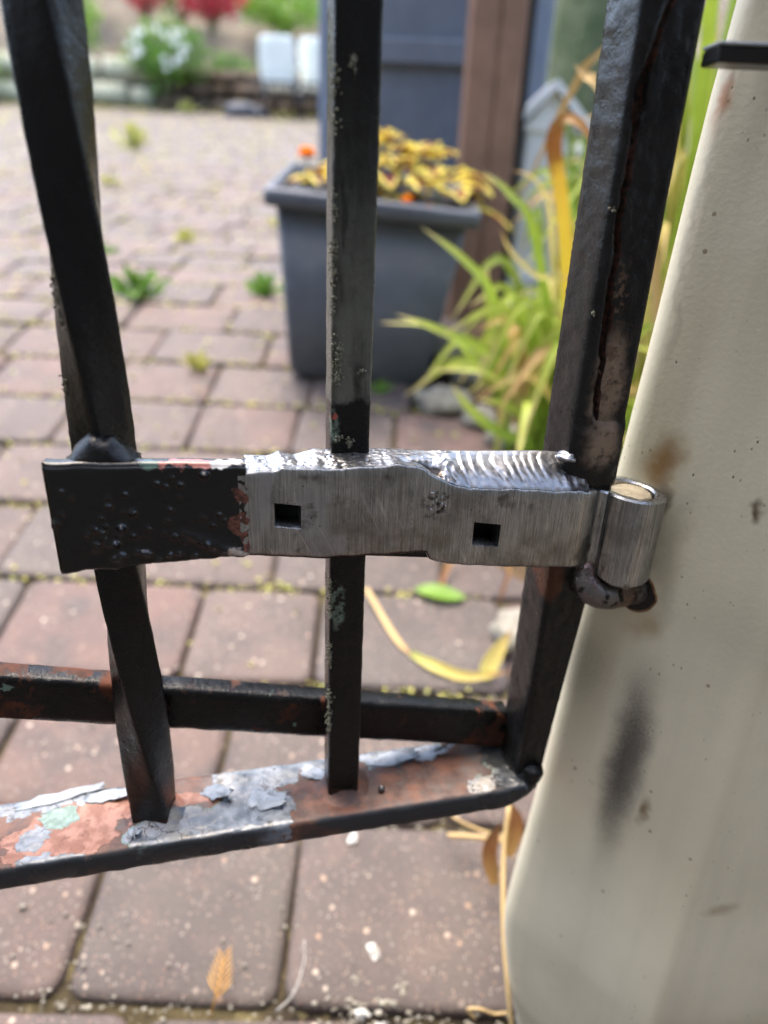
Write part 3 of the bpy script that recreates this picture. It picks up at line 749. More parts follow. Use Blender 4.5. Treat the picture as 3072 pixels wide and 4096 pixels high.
def plate():
    q = random.Random(3)
    pim = [(q.uniform(-122, -64), q.uniform(482, 516), q.uniform(.8, 1.4), q.uniform(.9, 1.7)) for _ in range(40)]
    pim += [(q.gauss(-105, 9), q.gauss(491, 7), q.uniform(1.0, 1.6), q.uniform(1.2, 1.9)) for _ in range(20)]
    NS, NZ_ = 130, 84; rows = []; W = []
    def T(s): return 521.3-(s+125)*.05+.35*nz((s, 1, 0), .12, 2)
    def B(s): return 478.0+(s+125)*.035+.7*nz((s, 3, 0), .1, 5)+.3*nz((s, 3, 0), .4, 6)
    for i in range(NS+1):
        s = -125+68*i/NS; row = []
        ed = min(1, (s+125)/1.6)
        row += [L(s+.8*(1-ed), 13, T(s)-.2), L(s+.6*(1-ed), 17, T(s)+.3), L(s, 18.8, T(s))]
        for j in range(NZ_+1):
            z = T(s)-.7-(T(s)-B(s)-1.2)*j/NZ_
            o = 20+.10*nz((s, z, 0), .2, 4)
            for ps, pz, pr, ph in pim:
                d2 = ((s-ps)**2+(z-pz)**2)/(pr*pr)
                if d2 < 4: o += ph*math.exp(-d2*1.6)
            # weld ridge that runs down to the steel
            ax, az = -80.5, 492.5; bx, bz = -60, 481.5
            u = max(0, min(1, ((s-ax)*(bx-ax)+(z-az)*(bz-az))/((bx-ax)**2+(bz-az)**2)))
            d = math.hypot(s-ax-u*(bx-ax), z-az-u*(bz-az)); wd = 1.3+1.6*u
            o += (1.3+1.2*u)*math.exp(-(d/wd)**2)*(1+.3*nz((s, z, 0), .5, 3))
            rr = math.hypot(s+94.5, z-489.0)/3.2*(1+.25*nz((s, z, 3), .4, 6)); o -= .35*max(0, min(1, (1-rr)*6))
            if s > -63: o += .7*nz((s, z, 0), .4, 12)*(s+63)/6
            e = min(1, j/2.0, (NZ_-j)/2.0)
            row.append(L(s+1.7*max(0, (s+64)/7)**3*nz((0, z, 0), .35, 7), o-(1-e)*1.0-(1-ed)*1.6, z))
        row += [L(s, 17.5, B(s)-.2), L(s, 13, B(s))]
        rows.append(row)
    b = MB(); b.grid(rows); m = len(rows[0]); b.f.append(tuple(range(m)))
    o = b.build('mounting_plate', M['paint_plate'], gate, True)
    # weld lump on top of the plate around the twisted bar
    b = MB(); rows = []
    for i in range(31):
        u = i/30; s = -120+26*u; row = []
        hgt = 1.5+10.5*math.exp(-((u-.42)/.36)**2)+4.5*math.exp(-((u-.80)/.2)**2); hgt *= math.sin(math.pi*min(1, max(0.02, u*.96+.02)))**.45
        for j in range(17):
            a = math.pi*j/16
            row.append(L(s+1.0*nz((i, j, 0), .25, 3), 9.5+9.0*math.cos(a)+.6*nz((i, j, 0), .3, 4), 516.5+hgt*math.sin(a)**.75*(1+.16*nz((i, j, 0), .22, 8))))
        rows.append(row)
    b.grid(rows); b.build('weld_lump', M['paint'], o)
    b = MB(); b.ball(L(-102.3, 16.7, 520.8), .0026, .0011, .0009, 12, 6, .4, 3); b.build('bare_metal_chip', M['weld'], o)
    return o
plate()

def lichen(parent, pts, seed):
    q = random.Random(seed); b = MB()
    for s, o, z, sp, n in pts:
        for _ in range(int(n*1.5)):
            r = q.uniform(.00015, .00055)
            b.ball(L(s+q.gauss(0, .7), o+q.gauss(0, .45), z+q.gauss(0, sp)), r, r, r*q.uniform(.6, 1.6), 5, 3, .6, q.random()*9)
    tag(b.build('lichen', M['lichen'], parent), kind='stuff')
lichen(bar_mid, [(-23.6, 7.9, z, 2.2, n) for z, n in ((640, 26), (628, 12), (604, 14), (590, 34), (583, 22), (572, 14), (550, 12), (560, 8))]+[(-21.3, 8.0, 554, 2.8, 60), (-21.8, 8.0, 547, 2.0, 30), (-18, 8, 645, 1.5, 16), (-17, 8, 520.5, .8, 36), (-21, 8, 522.5, .8, 14), (-13, 8, 548.5, .7, 8)], 1)
lichen(bar_mid, [(-24.0, 7.5, z, 2.0, 22) for z in (456, 450, 444, 424, 418, 398, 391, 385, 380)], 2)
lichen(bar_left, [(-114.5, 3.5, 577, 3, 60), (-113.6, 4.5, 569, 2.5, 45), (-117, 1, 543, 1.4, 20), (-112, 6, 395, 1.2, 14), (-112, 5, 380, 1.2, 12)], 3)
lichen(post_o, [(75.5, 13.2, 606, .5, 5), (75.4, 13.2, 570, .6, 6)], 4)

# ------------------------------------------------------------------ the column
DR = [(.03, -.004), (.07, -.001), (.09, .003), (.11, .007), (.13, .010), (.15, .013), (.17, .0155), (.19, .0168), (.21, .016), (.24, .014), (.28, .0115), (.32, .0095), (.36, .008), (.4, .0072), (.44, .0055), (.48, .002), (.52, 0), (.56, -.002), (.6, -.0035), (.64, -.005), (.67, -.007), (.7, -.009), (1.0, -.016), (2.3, -.022)]
PG = [(.107, .3055), (.169, .256), (.2535, .2656), (.303, .328), (.294, .413), (.231, .462), (.178, .452), (.148, .392)]
col = empty('cream_column', (CC.x, CC.y, zg(CC.y)))
ZL = col.location.z
tag(col, 'tall cream painted metal column with soot marks, carrying the gate hinge pin', 'column')
def column_ring(dr, rc=.012, n=6):
    m = len(PG); ln = []; out = []
    for i in range(m):
        a = Vector(PG[i]); d = (Vector(PG[(i+1) % m])-a).normalized(); nr = Vector((d.y, -d.x)); ln.append((a+nr*dr, d, nr))
    for i in range(m):
        (p0, d0, n0), (p1, d1, n1) = ln[i-1], ln[i]
        det = d0.x*-d1.y+d1.x*d0.y; e = p1-p0; t = (e.x*-d1.y+d1.x*e.y)/det; c = p0+d0*t
        a0 = math.atan2(n0.y, n0.x); da = (math.atan2(n1.y, n1.x)-a0+math.pi) % (2*math.pi)-math.pi
        r2 = rc*(.9 if i == 1 else 1); ct = c-(n0+n1)/(1+n0.dot(n1))*r2
        out += [(ct.x+r2*math.cos(a0+da*k/(n-1))-CC.x, ct.y+r2*math.sin(a0+da*k/(n-1))-CC.y) for k in range(n)]
    full = []
    for i, p in enumerate(out):
        full.append(p)
        if i % n == n-1:
            q = out[(i+1) % len(out)]
            for t in (.2, .4, .6, .8): full.append((p[0]+(q[0]-p[0])*t, p[1]+(q[1]-p[1])*t))
    return full
b = MB(); zs = [.03, .05, .07, .08, .09, .10, .115, .13, .145, .16, .17, .178, .184, .19, .2, .21]+[.225+.02*i for i in range(24)]+[.75, .9, 1.2, 1.6, 2.3]
b.tube([[(x, y, z-ZL) for x, y in column_ring(lerp_tab(DR, z))] for z in zs]); b.build('shaft', M['column'], col)
b = MB(); b.box(.0925-CC.x, .264-CC.x, .249-CC.y, .262-CC.y, .6480-ZL, .6524-ZL, .0006); b.build('crossbar', M['blackband'], col, False)
b = MB(); b.box(.0922-CC.x, .264-CC.x, .2486-CC.y, .262-CC.y, .6526-ZL, .6535-ZL, .0003); b.build('crossbar_sheen', M['flake'], col, False)  # pale strip paints a sheen along the crossbar's top edge
b = MB(); b.tube([[(x, y, z-ZL) for x, y in column_ring(e)] for z, e in ((2.28, -.02), (2.3, .01), (2.33, .01), (2.36, -.01))]); b.build('cap', M['column'], col)
# pintle: pin in the barrel, shoulder below it, shank into the column
_U = Vector((math.cos(GA), math.sin(GA), 0)); _Nn = Vector((math.sin(GA), -math.cos(GA), 0))
def W(s, o, z): return Vector((0, .27, 0))+_U*(s/1000)+_Nn*(o/1000)+Vector((0, 0, z/1000))-Vector((CC.x, CC.y, ZL))
b = MB(); b.tube([[W(108+r_*math.cos(R(a)), 10+r_*math.sin(R(a)), z) for a in range(0, 360, 15)] for z, r_ in ((445, 9.4), (491.4, 9.4), (492.6, 9.1), (493.3, 8.0), (493.6, 5), (493.7, .3))]); pin = b.build('hinge_pin', M['pin_top'], col)
b = MB(); pth = catmull([W(97, 8, 465), W(92.5, 11, 457.5), W(91, 15, 452), W(94.5, 17.3, 447.6), W(103, 16.6, 444.6), W(112, 13, 443), W(121, 9.5, 442), W(136, 4, 441)], 34)
rr = [lerp_tab([(0, .0056), (.3, .0062), (.5, .0066), (.7, .0068), (1, .0076)], i/34)*(1+.08*nz((i, 0, 0), .4, 3)) for i in range(35)]
b.rod(pth, rr, 18); b.build('pintle_shank', M['pin'], col)
b = MB(); rows = []
hc = W(126.5, 7.4, 441)
for a in range(0, 360, 12):
    rad = .0090+.0012*nz((math.cos(R(a))*2, math.sin(R(a))*2, 0), 1, 5); row = []
    for dr_, h_ in ((0, -.002), (.0001, .0004), (.0005, .0006), (.0011, .0001)):
        q = hc+TA*((rad+dr_)*math.cos(R(a)))+Vector((0, 0, (rad+dr_)*math.sin(R(a)))); d = q.dot(NAV)-(APO+lerp_tab(DR, q.z+ZL)); row.append(q+NAV*(h_-d))
    rows.append(row)
ring0 = [r_[1]-NAV*.0002 for r_ in rows]; hb_ = MB(); hb_.add(ring0, [tuple(range(len(ring0)))]); hb_.build('hole_dark_disc', M['blackband'], col)  # flat black disc stands in for the dark inside the hole
rows.append(rows[0]); b.grid(rows); b.build('torn_hole_edge', M['brownleaf2'], col)

# ------------------------------------------------------------------ leaf materials
def mat_leaf(name, stops, trans=.35, rough=.45, nscale=30, dark=None):
    m = Mat(name); t = m.math('ADD', m.attr('t'), m.mul(m.math('SUBTRACT', m.noise(nscale, 3), .5), .25))
    c = m.ramp(t, stops); c = m.mix(m.mul(m.mr(m.noise(18, 3), .35, .7), .5), c, m.mix(.5, c, dark or rgb(60, 92, 24)))
    v = m.noise(260, 2, .5, m.scale((1, 1, .1)))
    return m.set(c, rough, 0, m.bump(v, .15, .0008), .35, trans=trans)
GREEN = rgb(112, 146, 44)
M['lily'] = mat_leaf('daylily_leaf', [(0, rgb(112, 146, 48)), (.55, rgb(156, 180, 66)), (.85, rgb(180, 188, 84)), (.95, rgb(206, 190, 130))])
M['lily_y'] = mat_leaf('yellowing_leaf', [(0, rgb(150, 166, 80)), (.3, rgb(206, 196, 112)), (.8, rgb(212, 192, 116)), (.97, rgb(160, 120, 76))], dark=rgb(196, 176, 96))
M['lily_b'] = mat_leaf('yellow_leaf_with_brown_tip', [(0, rgb(170, 170, 50)), (.25, rgb(210, 188, 62)), (.45, rgb(206, 170, 60)), (.53, rgb(120, 74, 36)), (1, rgb(134, 94, 56))], dark=rgb(190, 150, 40))
M['straw'] = mat_leaf('dry_straw', [(0, rgb(190, 166, 118)), (.6, rgb(198, 170, 112)), (1, rgb(176, 140, 90))], .15, .6, dark=rgb(150, 120, 80))
M['brownleaf'] = mat_leaf('brown_dry_leaf', [(0, rgb(176, 140, 84)), (.5, rgb(120, 80, 46)), (1, rgb(90, 62, 40))], .2, .6, dark=rgb(80, 56, 36))
M['weed'] = mat_leaf('weed_leaf', [(0, rgb(86, 126, 44)), (1, rgb(122, 158, 64))])
M['weed_y'] = mat_leaf('pale_weed_leaf', [(0, rgb(150, 156, 74)), (1, rgb(188, 178, 100))], dark=rgb(140, 150, 70))
M['crown'] = mat_leaf('shrub_leaf', [(0, rgb(58, 100, 34)), (.5, rgb(90, 138, 44)), (1, rgb(124, 168, 60))])
M['crown_l'] = mat_leaf('lime_shrub_leaf', [(0, rgb(100, 146, 40)), (1, rgb(152, 190, 70))])
M['crown_r'] = mat_leaf('red_azalea_bloom', [(0, rgb(170, 40, 62)), (.6, rgb(198, 62, 84)), (1, rgb(206, 100, 84))], dark=rgb(120, 30, 40))
M['petal_w'] = mat_leaf('white_petal', [(0, rgb(226, 226, 214)), (1, rgb(236, 236, 230))], .3, .6, dark=rgb(210, 214, 200))
M['petal_p'] = mat_leaf('violet_petal', [(0, rgb(130, 120, 200)), (1, rgb(160, 150, 220))], .3, .6, dark=rgb(120, 110, 190))
M['petal_o'] = mat_leaf('orange_petal', [(0, rgb(236, 140, 20)), (1, rgb(246, 170, 50))], .25, .6, dark=rgb(236, 136, 18))
M['stem'] = simple('plant_stem', rgb(96, 110, 60), rgb(120, 120, 70), .6, 60)
M['bark'] = simple('mossy_bark', rgb(78, 92, 62), rgb(104, 112, 84), .9, 9, .9, 40, .02, c3=rgb(70, 74, 56))
def mat_coleus():
    m = Mat('coleus_leaf'); t = m.math('ADD', m.attr('t'), m.mul(m.math('SUBTRACT', m.noise(90, 4, .7), .5), .4))
    c = m.ramp(t, [(.0, rgb(92, 22, 44)), (.50, rgb(112, 34, 46)), (.60, rgb(206, 176, 66)), (.78, rgb(228, 208, 92)), (1, rgb(218, 214, 110))])
    return m.set(c, .5, 0, m.bump(m.noise(140, 3), .4, .002), .3, trans=.4)
M['coleus'] = mat_coleus()
M['planter'] = simple('slate_grey_plastic', rgb(80, 85, 93), rgb(90, 95, 103), .5, 8, .12, 500, .0006, c3=rgb(98, 103, 110))
M['greywood'] = simple('slate_painted_wood', rgb(98, 105, 115), rgb(108, 115, 125), .6, 12, .2, 90, .001)
M['bluewood'] = simple('blue_grey_trim', rgb(116, 126, 142), rgb(128, 138, 152), .6, 12, .2, 90, .001)
M['brownwood'] = simple('brown_painted_wood', rgb(120, 92, 75), rgb(134, 104, 86), .65, 14, .4, 60, .002)
M['whitewood'] = simple('weathered_white_paint', rgb(214, 220, 222), rgb(232, 234, 234), .6, 20, .3, 80, .002, c3=rgb(196, 204, 206))
M['whiteplastic'] = simple('white_plastic', rgb(222, 228, 220), rgb(234, 236, 230), .4, 10, .05)
M['blackiron'] = simple('black_iron', (.01, .01, .011, 1), (.02, .02, .02, 1), .5)
M['rock'] = simple('grey_rock', rgb(120, 116, 106), rgb(150, 146, 134), .9, 30, .6, 60, .006, c3=rgb(104, 104, 88))
M['stone'] = simple('brown_wall_stone', rgb(96, 84, 72), rgb(136, 116, 98), .9, 6, .7, 30, .02, c3=rgb(80, 76, 70))
M['palestone'] = simple('pale_mossy_stone', rgb(164, 166, 144), rgb(184, 182, 164), .9, 5, .6, 30, .02, c3=rgb(140, 152, 116))
M['darkstone'] = simple('dark_slab', rgb(66, 70, 78), rgb(88, 92, 100), .7, 10)
M['pebble'] = simple('white_pebble', rgb(164, 164, 160), rgb(196, 194, 188), .7, 90, .3, 400)

def blade(mb, pts, w, n=16, fold=.25, face=(0, -.8, .6), w0=.55):
    """a strap leaf along pts, V-folded, widest in its lower half"""
    P = catmull(pts, n); F = Vector(face); rows = []; at = []
    for i, p in enumerate(P):
        t = i/n; tg = (P[min(i+1, n)]-P[max(i-1, 0)]).normalized(); sd = tg.cross(F)
        sd = sd.normalized() if sd.length > .05 else Vector((1, 0, 0))
        up = sd.cross(tg).normalized(); ww = w*.5*(w0+(1-w0)*min(1, t*3.5))*max(.04, (1-max(0, (t-.45)/.55)**2.2))
        rows.append([p-sd*ww+up*ww*fold, p-sd*ww*.5+up*ww*fold*.35, p, p+sd*ww*.5+up*ww*fold*.35, p+sd*ww+up*ww*fold]); at += [t]*5
    mb.grid(rows, False, at); return mb
def leaf_obj(name, pts, w, mat, parent, **k):
    b = MB(); blade(b, pts, w, **k); o = parent.location if parent else Vector()
    b.v = [tuple(Vector(q)-o) for q in b.v]
    return b.build(name, M[mat], parent, True, 't')
def card(mb, c, nrm, l, w, q, t):
    """small pointed leaf of four triangles with a crease"""
    nrm = nrm.normalized(); a = nrm.cross(Vector((q.uniform(-1, 1), q.uniform(-1, 1), q.uniform(-1, 1))))
    a = a.normalized() if a.length > .01 else Vector((1, 0, 0)); s = nrm.cross(a)
    mb.add([c, c+a*l*.5+s*w*.5+nrm*w*.15, c+a*l-nrm*l*.12, c+a*l*.5-s*w*.5+nrm*w*.15, c+a*l*.5], [(0, 4, 1), (1, 4, 2), (2, 4, 3), (3, 4, 0)], t)
def shrub(name, label, cat, loc, rx, ry, rz, n, leaf, mat, seed, group=None, stem=True, hollow=.35):
    q = random.Random(seed); root = empty(name, loc); tag(root, label, cat, group); b = MB()
    for _ in range(n):
        d = Vector((q.gauss(0, 1), q.gauss(0, 1), q.gauss(0, 1))).normalized(); u = q.uniform(hollow, 1)**.6
        g = 1+.45*noise.noise(d*2.2+Vector((seed, 0, 0))); 
        if noise.noise(d*4+Vector((0, seed, u*3))) < -.28: continue
        c = Vector((d.x*rx, d.y*ry, d.z*rz+rz))*1; c = Vector((d.x*rx*u*g, d.y*ry*u*g, rz+d.z*rz*u*g))
        card(b, c, d+Vector((q.gauss(0, .6), q.gauss(0, .6), q.gauss(.4, .6))), leaf*q.uniform(.7, 1.3), leaf*.55, q, min(1, max(0, q.gauss(.5, .28))))
    b.build('foliage', M[mat], root, True, 't')
    if stem:
        b = MB()
        for k in range(5): a = k*1.3; b.rod([(0, 0, -.1), (rx*.25*math.cos(a), ry*.25*math.sin(a), rz*.5), (rx*.6*math.cos(a), ry*.6*math.sin(a), rz*1.2)], [.02, .013, .005], 6)
        b.build('stem', M['bark'], root)
    return root
def rockmesh(seed, sx, sy, sz): b = MB(); b.ball((0, 0, 0), sx, sy, sz, 14, 9, .5, seed); return b

# ------------------------------------------------------------------ planter and its flowers
PL = empty('tapered_planter', (-.060, 1.362, zg(1.362)-.010)); PL.rotation_euler = (R(7), R(4), R(1))
tag(PL, 'slate grey tapered square plastic planter with a thick rim standing on the pavers', 'planter')
PM = Matrix.Translation(PL.location) @ PL.rotation_euler.to_matrix().to_4x4()
def sq(h, z, r=.012): return [(x, y, z) for x, y in rsq(h, r, 4)]
b = MB(); b.tube([sq(.116, 0), sq(.121, .006), sq(.150, .290)], True); b.build('body', M['planter'], PL)
b = MB(); b.tube([sq(.147, .281), sq(.163, .283), sq(.166, .288), sq(.166, .303), sq(.163, .308), sq(.158, .309), sq(.150, .304), sq(.143, .285), sq(.141, .250)], False); b.build('rim', M['planter'], PL)
b = MB(); b.grid([[(-.142+.0284*i, -.142+.0284*j, .268+.008*nz((i, j, 0), .6, 2)) for i in range(11)] for j in range(11)]); b.build('potting_soil', M['soil'], PL)
def coleus(x, y, seed, label, n=18, sp=.085, h=.07):
    q = random.Random(seed); base = PM @ Vector((x, y, .268)); root = empty('coleus_plant', base); tag(root, label, 'plant', 'coleus plants in the planter')
    b = MB(); b.rod([(0, 0, -.01), (.002, .003, h*.6), (0, .004, h)], [.004, .003, .002], 6); b.build('stem', M['stem'], root)
    for k in range(n):
        a = k*2.4+q.uniform(-.3, .3); lv = k/n; el = R(q.uniform(0, 35)+35*lv); ln = q.uniform(.056, .074)*(1.1-.3*lv)
        d = Vector((math.cos(a)*math.cos(el), math.sin(a)*math.cos(el), math.sin(el)*.7)); s = d.cross(Vector((0, 0, 1))).normalized(); up = s.cross(d).normalized()
        o = Vector((0, 0, h*(.35+.65*lv)))+d*sp*(.15+.35*(1-lv)); mb = MB(); rows = []; at = []
        for i in range(9):
            t = i/8; wd = ln*.36*math.sin(math.pi*min(1, t**.75*.97+.03))*(1+.12*(i % 2)); c = o+d*ln*t-Vector((0, 0, 1))*ln*.45*t*t; row = []
            for j in range(7):
                u = j/3-1; row.append(c+s*wd*u+up*(abs(u)*wd*.28+.002*math.sin(7*t+5*u))); e = max(abs(u), abs(t*2-1)**2); at.append(e*.95+.05)
            rows.append(row)
        mb.grid(rows, False, at); mb.build('leaf', M['coleus'], root, True, 't')
coleus(.075, .02, 1, 'yellow and maroon coleus spilling over the right rim of the grey planter', 26, .15, .085)
coleus(.005, .05, 2, 'yellow and maroon coleus in the middle of the grey planter behind the bar', 26, .14, .095)
coleus(-.075, .03, 3, 'low yellow coleus at the left side of the grey planter', 12, .09, .03)
coleus(.105, -.05, 4, 'drooping yellow coleus at the front right corner of the planter', 18, .12, .05)
def marigold(x, y, z, r, seed, label):
    q = random.Random(seed); base = PM @ Vector((x, y, .27)); root = empty('marigold', base); tag(root, label, 'flower', 'orange marigolds in the planter')
    b = MB(); b.rod([(0, 0, -.01), (.003, 0, z*.5), (0, 0, z)], .0022, 6); b.build('stem', M['stem'], root); b = MB()
    for k in range(60):
        a = k*2.4; u = (k/60)**.6; el = R(85-75*u+q.uniform(-10, 10)); d = Vector((math.cos(a)*math.cos(el), math.sin(a)*math.cos(el), math.sin(el)))
        card(b, Vector((0, 0, z))+d*r*.2*u, Vector((-d.z*d.x, -d.z*d.y, 1-d.z*d.z))+Vector((0, 0, .01)), r*q.uniform(.75, 1.05), r*.6, q, q.random())
        v = len(b.v)-5; c = Vector((0, 0, z)); s = d.cross(Vector((0, 0, 1))).normalized()*r*.32; l = r*q.uniform(.8, 1.05)
        for i, p in enumerate((c, c+d*l*.6+s, c+d*l, c+d*l*.6-s, c+d*l*.55)): b.v[v+i] = tuple(p)
    b.build('bloom', M['petal_o'], root, True, 't')
    b = MB()
    for k in range(14): a = k*2.4; d = Vector((math.cos(a), math.sin(a), .3)); card(b, Vector((0, 0, z*.3)), Vector((-d.x*.3, -d.y*.3, 1)), .022, .01, q, .3)
    b.build('foliage', M['weed'], root, True, 't')
marigold(-.118, .03, .062, .022, 1, 'orange marigold bloom at the left rim of the grey planter')
marigold(.056, -.100, .030, .014, 2, 'small orange marigold bloom at the front rim below the coleus')
marigold(.090, -.098, .024, .010, 3, 'tiny orange marigold bud at the front rim beside the larger bloom')
shrub('edging_plant', 'low green leafy plant along the front rim of the planter', 'plant', PM @ Vector((.05, -.115, .262)), .09, .025, .018, 260, .012, 'weed', 9, stem=False)

# ------------------------------------------------------------------ screen, posts, tree on the right
D = empty('panelled_screen', (0, 1.76, zg(1.76))); tag(D, 'slate grey painted wooden panel screen behind the planter', 'screen')
b = MB(); b.box(-.155, .255, .012, .03, -.02, 1.7); b.build('panel', M['greywood'], D, False)
b = MB(); b.box(-.178, -.150, -.012, .035, -.02, 1.72, .003); b.build('stile', M['bluewood'], D, False)
for z in (.03, .452, .95, 1.6): b = MB(); b.box(-.149, .255, -.006, .014, z, z+.046, .004); b.build('rail', M['greywood'], D, False)
b = MB(); b.box(.262, .308, .02, .06, -.02, 1.72, .003); b.build('stile', M['bluewood'], D, False)
P = empty('brown_post', (.172, 1.60, zg(1.6))); tag(P, 'brown painted timber post with a groove, behind the planter', 'post')
b = MB(); b.box(-.053, .0, -.05, .05, -.03, 1.9, .003); b.build('board', M['brownwood'], P, False)
b = MB(); b.box(.0035, .050, -.05, .05, -.03, 1.9, .003); b.build('board', M['brownwood'], P, False)
b = MB(); b.box(-.01, .01, -.044, .044, -.03, 1.88); b.build('core', M['brownwood'], P, False)
b = MB(); b.box(.226, .244, 1.60, 1.64, zg(1.6)-.03, 2.2, .002); tag(b.build('drainpipe', M['blackiron'], None, False), 'narrow black square downpipe tight against the brown post', 'pipe')
WP = empty('white_garden_post', (.300, 1.66, zg(1.66))); WP.scale = (1.15, 1, 1.05); tag(WP, 'weathered white wooden garden post with a pitched cap among the leaves', 'post')
b = MB(); b.box(-.042, .042, -.04, .04, -.03, .34, .004); b.build('shaft', M['whitewood'], WP, False)
b = MB(); b.box(-.052, .052, -.05, .05, -.03, .07, .004); b.build('plinth', M['whitewood'], WP, False)
for sgn in (-1, 1):
    b = MB(); b.add([(0, -.06, .415), (sgn*.072, -.06, .338), (sgn*.066, -.06, .326), (0, -.06, .40), (0, .06, .415), (sgn*.072, .06, .338), (sgn*.066, .06, .326), (0, .06, .40)], [(0, 1, 2, 3), (7, 6, 5, 4), (0, 4, 5, 1), (1, 5, 6, 2), (2, 6, 7, 3), (3, 7, 4, 0)]); b.build('cap_board', M['whitewood'], WP, False)
b = MB(); b.add([(-.05, -.045, .33), (.05, -.045, .33), (0, -.045, .398), (-.05, .045, .33), (.05, .045, .33), (0, .045, .398)], [(0, 1, 2), (5, 4, 3), (0, 3, 4, 1), (1, 4, 5, 2), (2, 5, 3, 0)]); b.build('cap_core', M['whitewood'], WP, False)
T = empty('garden_tree', (.62, 2.75, zg(2.75))); tag(T, 'tree with a mossy green trunk standing behind the leaves', 'tree')
b = MB(); rows = []
for i in range(60):
    z = -.1+i*.055; r_ = .155-.012*z+.09*math.exp(-max(0, z)*7)
    rows.append([(math.cos(a)*r_*g, math.sin(a)*r_*g, z) for a, g in [(2*math.pi*k/48, 1+.07*nz((math.cos(2*math.pi*k/48)*9, math.sin(2*math.pi*k/48)*9, z*2), 1, 4)+.03*nz((math.cos(2*math.pi*k/48)*20, math.sin(2*math.pi*k/48)*20, z*5), 1, 7)) for k in range(48)]])
b.tube(rows); b.build('trunk', M['bark'], T)
b = MB(); q = random.Random(4)
for k in range(9):
    a = k*.7; e = Vector((.7+math.cos(a)*.7, 1.1+math.sin(a)*.7, 4.3+q.uniform(-.2, .7))); b.rod([(0, 0, 2.9), (e.x*.4, e.y*.4, 3.4), e], [.07, .04, .012], 7)
b.build('limb', M['bark'], T)
b = MB()
for _ in range(3200):
    d = Vector((q.gauss(0, 1), q.gauss(0, 1), q.gauss(0, 1))).normalized(); u = q.uniform(.3, 1)**.5
    if noise.noise(d*3) < -.25: continue
    card(b, Vector((.7+d.x*.95*u, 1.1+d.y*.95*u, 4.6+d.z*.8*u)), d, .1, .055, q, q.random())
b.build('crown', M['crown'], T, True, 't')

# ------------------------------------------------------------------ daylilies
def fix(pts):
    return [(x, y, max(z, zg(y)+.004)) for x, y, z in pts]
LB = {'B1': [(0.215,1.000,0.267), (0.164,0.970,0.376), (0.122,0.920,0.481), (0.079,0.880,0.527), (0.028,0.850,0.562)],
'B2': [(0.234,1.000,0.275), (0.175,0.960,0.379), (0.096,0.900,0.426), (0.046,0.870,0.450), (0.004,0.850,0.466)],
'B3': [(0.235,1.020,0.394), (0.173,0.970,0.555), (0.134,0.940,0.597), (0.099,0.920,0.621)],
'B4': [(0.226,0.900,0.397), (0.197,0.870,0.533), (0.176,0.850,0.601), (0.160,0.840,0.649), (0.168,0.830,0.672), (0.187,0.820,0.662), (0.198,0.810,0.641)],
'B5': [(0.225,0.950,0.469), (0.170,0.920,0.510), (0.138,0.900,0.535), (0.120,0.890,0.563)],
'B6': [(0.207,0.950,0.491), (0.180,0.920,0.584), (0.153,0.900,0.616), (0.127,0.890,0.623)],
'B7': [(0.209,1.000,0.259), (0.143,0.980,0.399), (0.117,0.960,0.515)],
'B8': [(0.199,0.920,0.285), (0.140,0.880,0.319), (0.098,0.850,0.357), (0.074,0.840,0.389)],
'B9': [(0.223,0.950,0.288), (0.158,0.900,0.345), (0.111,0.870,0.363)],
'B10': [(0.366,0.950,0.257), (0.335,0.920,0.456), (0.333,0.900,0.616), (0.322,0.880,0.779)],
'B11': [(0.334,0.850,0.295), (0.316,0.830,0.429), (0.304,0.820,0.523), (0.308,0.810,0.581), (0.311,0.800,0.586)],
'B12': [(0.33,0.86,0.40), (0.26,0.83,0.61), (0.193,0.800,0.693), (0.175,0.800,0.706), (0.163,0.800,0.715)],
'B13': [(0.364,0.980,0.281), (0.345,0.970,0.410), (0.336,0.960,0.650), (0.327,0.950,0.748)]}
def clump(label, base, names, n, seed, lean=-.02, hmin=.14, hmax=.36):
    q = random.Random(seed); z0 = zg(base[1])+.012; root = empty('daylily', (base[0], base[1], z0)); tag(root, label, 'plant', 'daylilies in the bed beside the gate')
    for nm in names:
        pts = fix(LB[nm]); p0 = Vector(pts[0]); bs = Vector((base[0]+q.uniform(-.03, .03), base[1]+q.uniform(-.03, .03), z0))
        if (p0-bs).length > .05: pts = [bs]+pts
        leaf_obj('leaf', pts, {'B4': .018, 'B10': .018, 'B13': .018, 'B6': .007, 'B5': .008}.get(nm, .015), {'B4': 'lily_b', 'B5': 'lily_y', 'B6': 'lily_y', 'B11': 'lily_y', 'B12': 'straw'}.get(nm, 'lily'), root, n=22)
    for k in range(n):
        a = q.uniform(0, 2*math.pi); h = q.uniform(hmin, hmax); rch = q.uniform(.05, .22); b0 = Vector((base[0]+q.gauss(0, .025), base[1]+q.gauss(0, .025), z0-.01)); dx, dy = math.cos(a)*rch+lean*q.random(), math.sin(a)*rch
        if b0.y+dy < .74: dy = .74-b0.y
        dr_ = q.uniform(.0, .5)
        pts = [b0, b0+Vector((dx*.2, dy*.2, h*.6)), b0+Vector((dx*.6, dy*.6, h)), b0+Vector((dx*1.05, dy*1.05, h*(1.02-dr_)))]
        leaf_obj('leaf', pts, q.uniform(.010, .017), q.choices(('lily', 'lily_y', 'straw'), (8, 3 if seed == 3 else 2, .7))[0], root, n=12, face=(q.uniform(-.5, .5), -.8, q.uniform(.2, .9)))
clump('daylily with long green leaves arching left past the gate post towards the planter', (.215, .985), ['B1', 'B2', 'B7', 'B8', 'B9'], 40, 1, -.06, .12, .27)
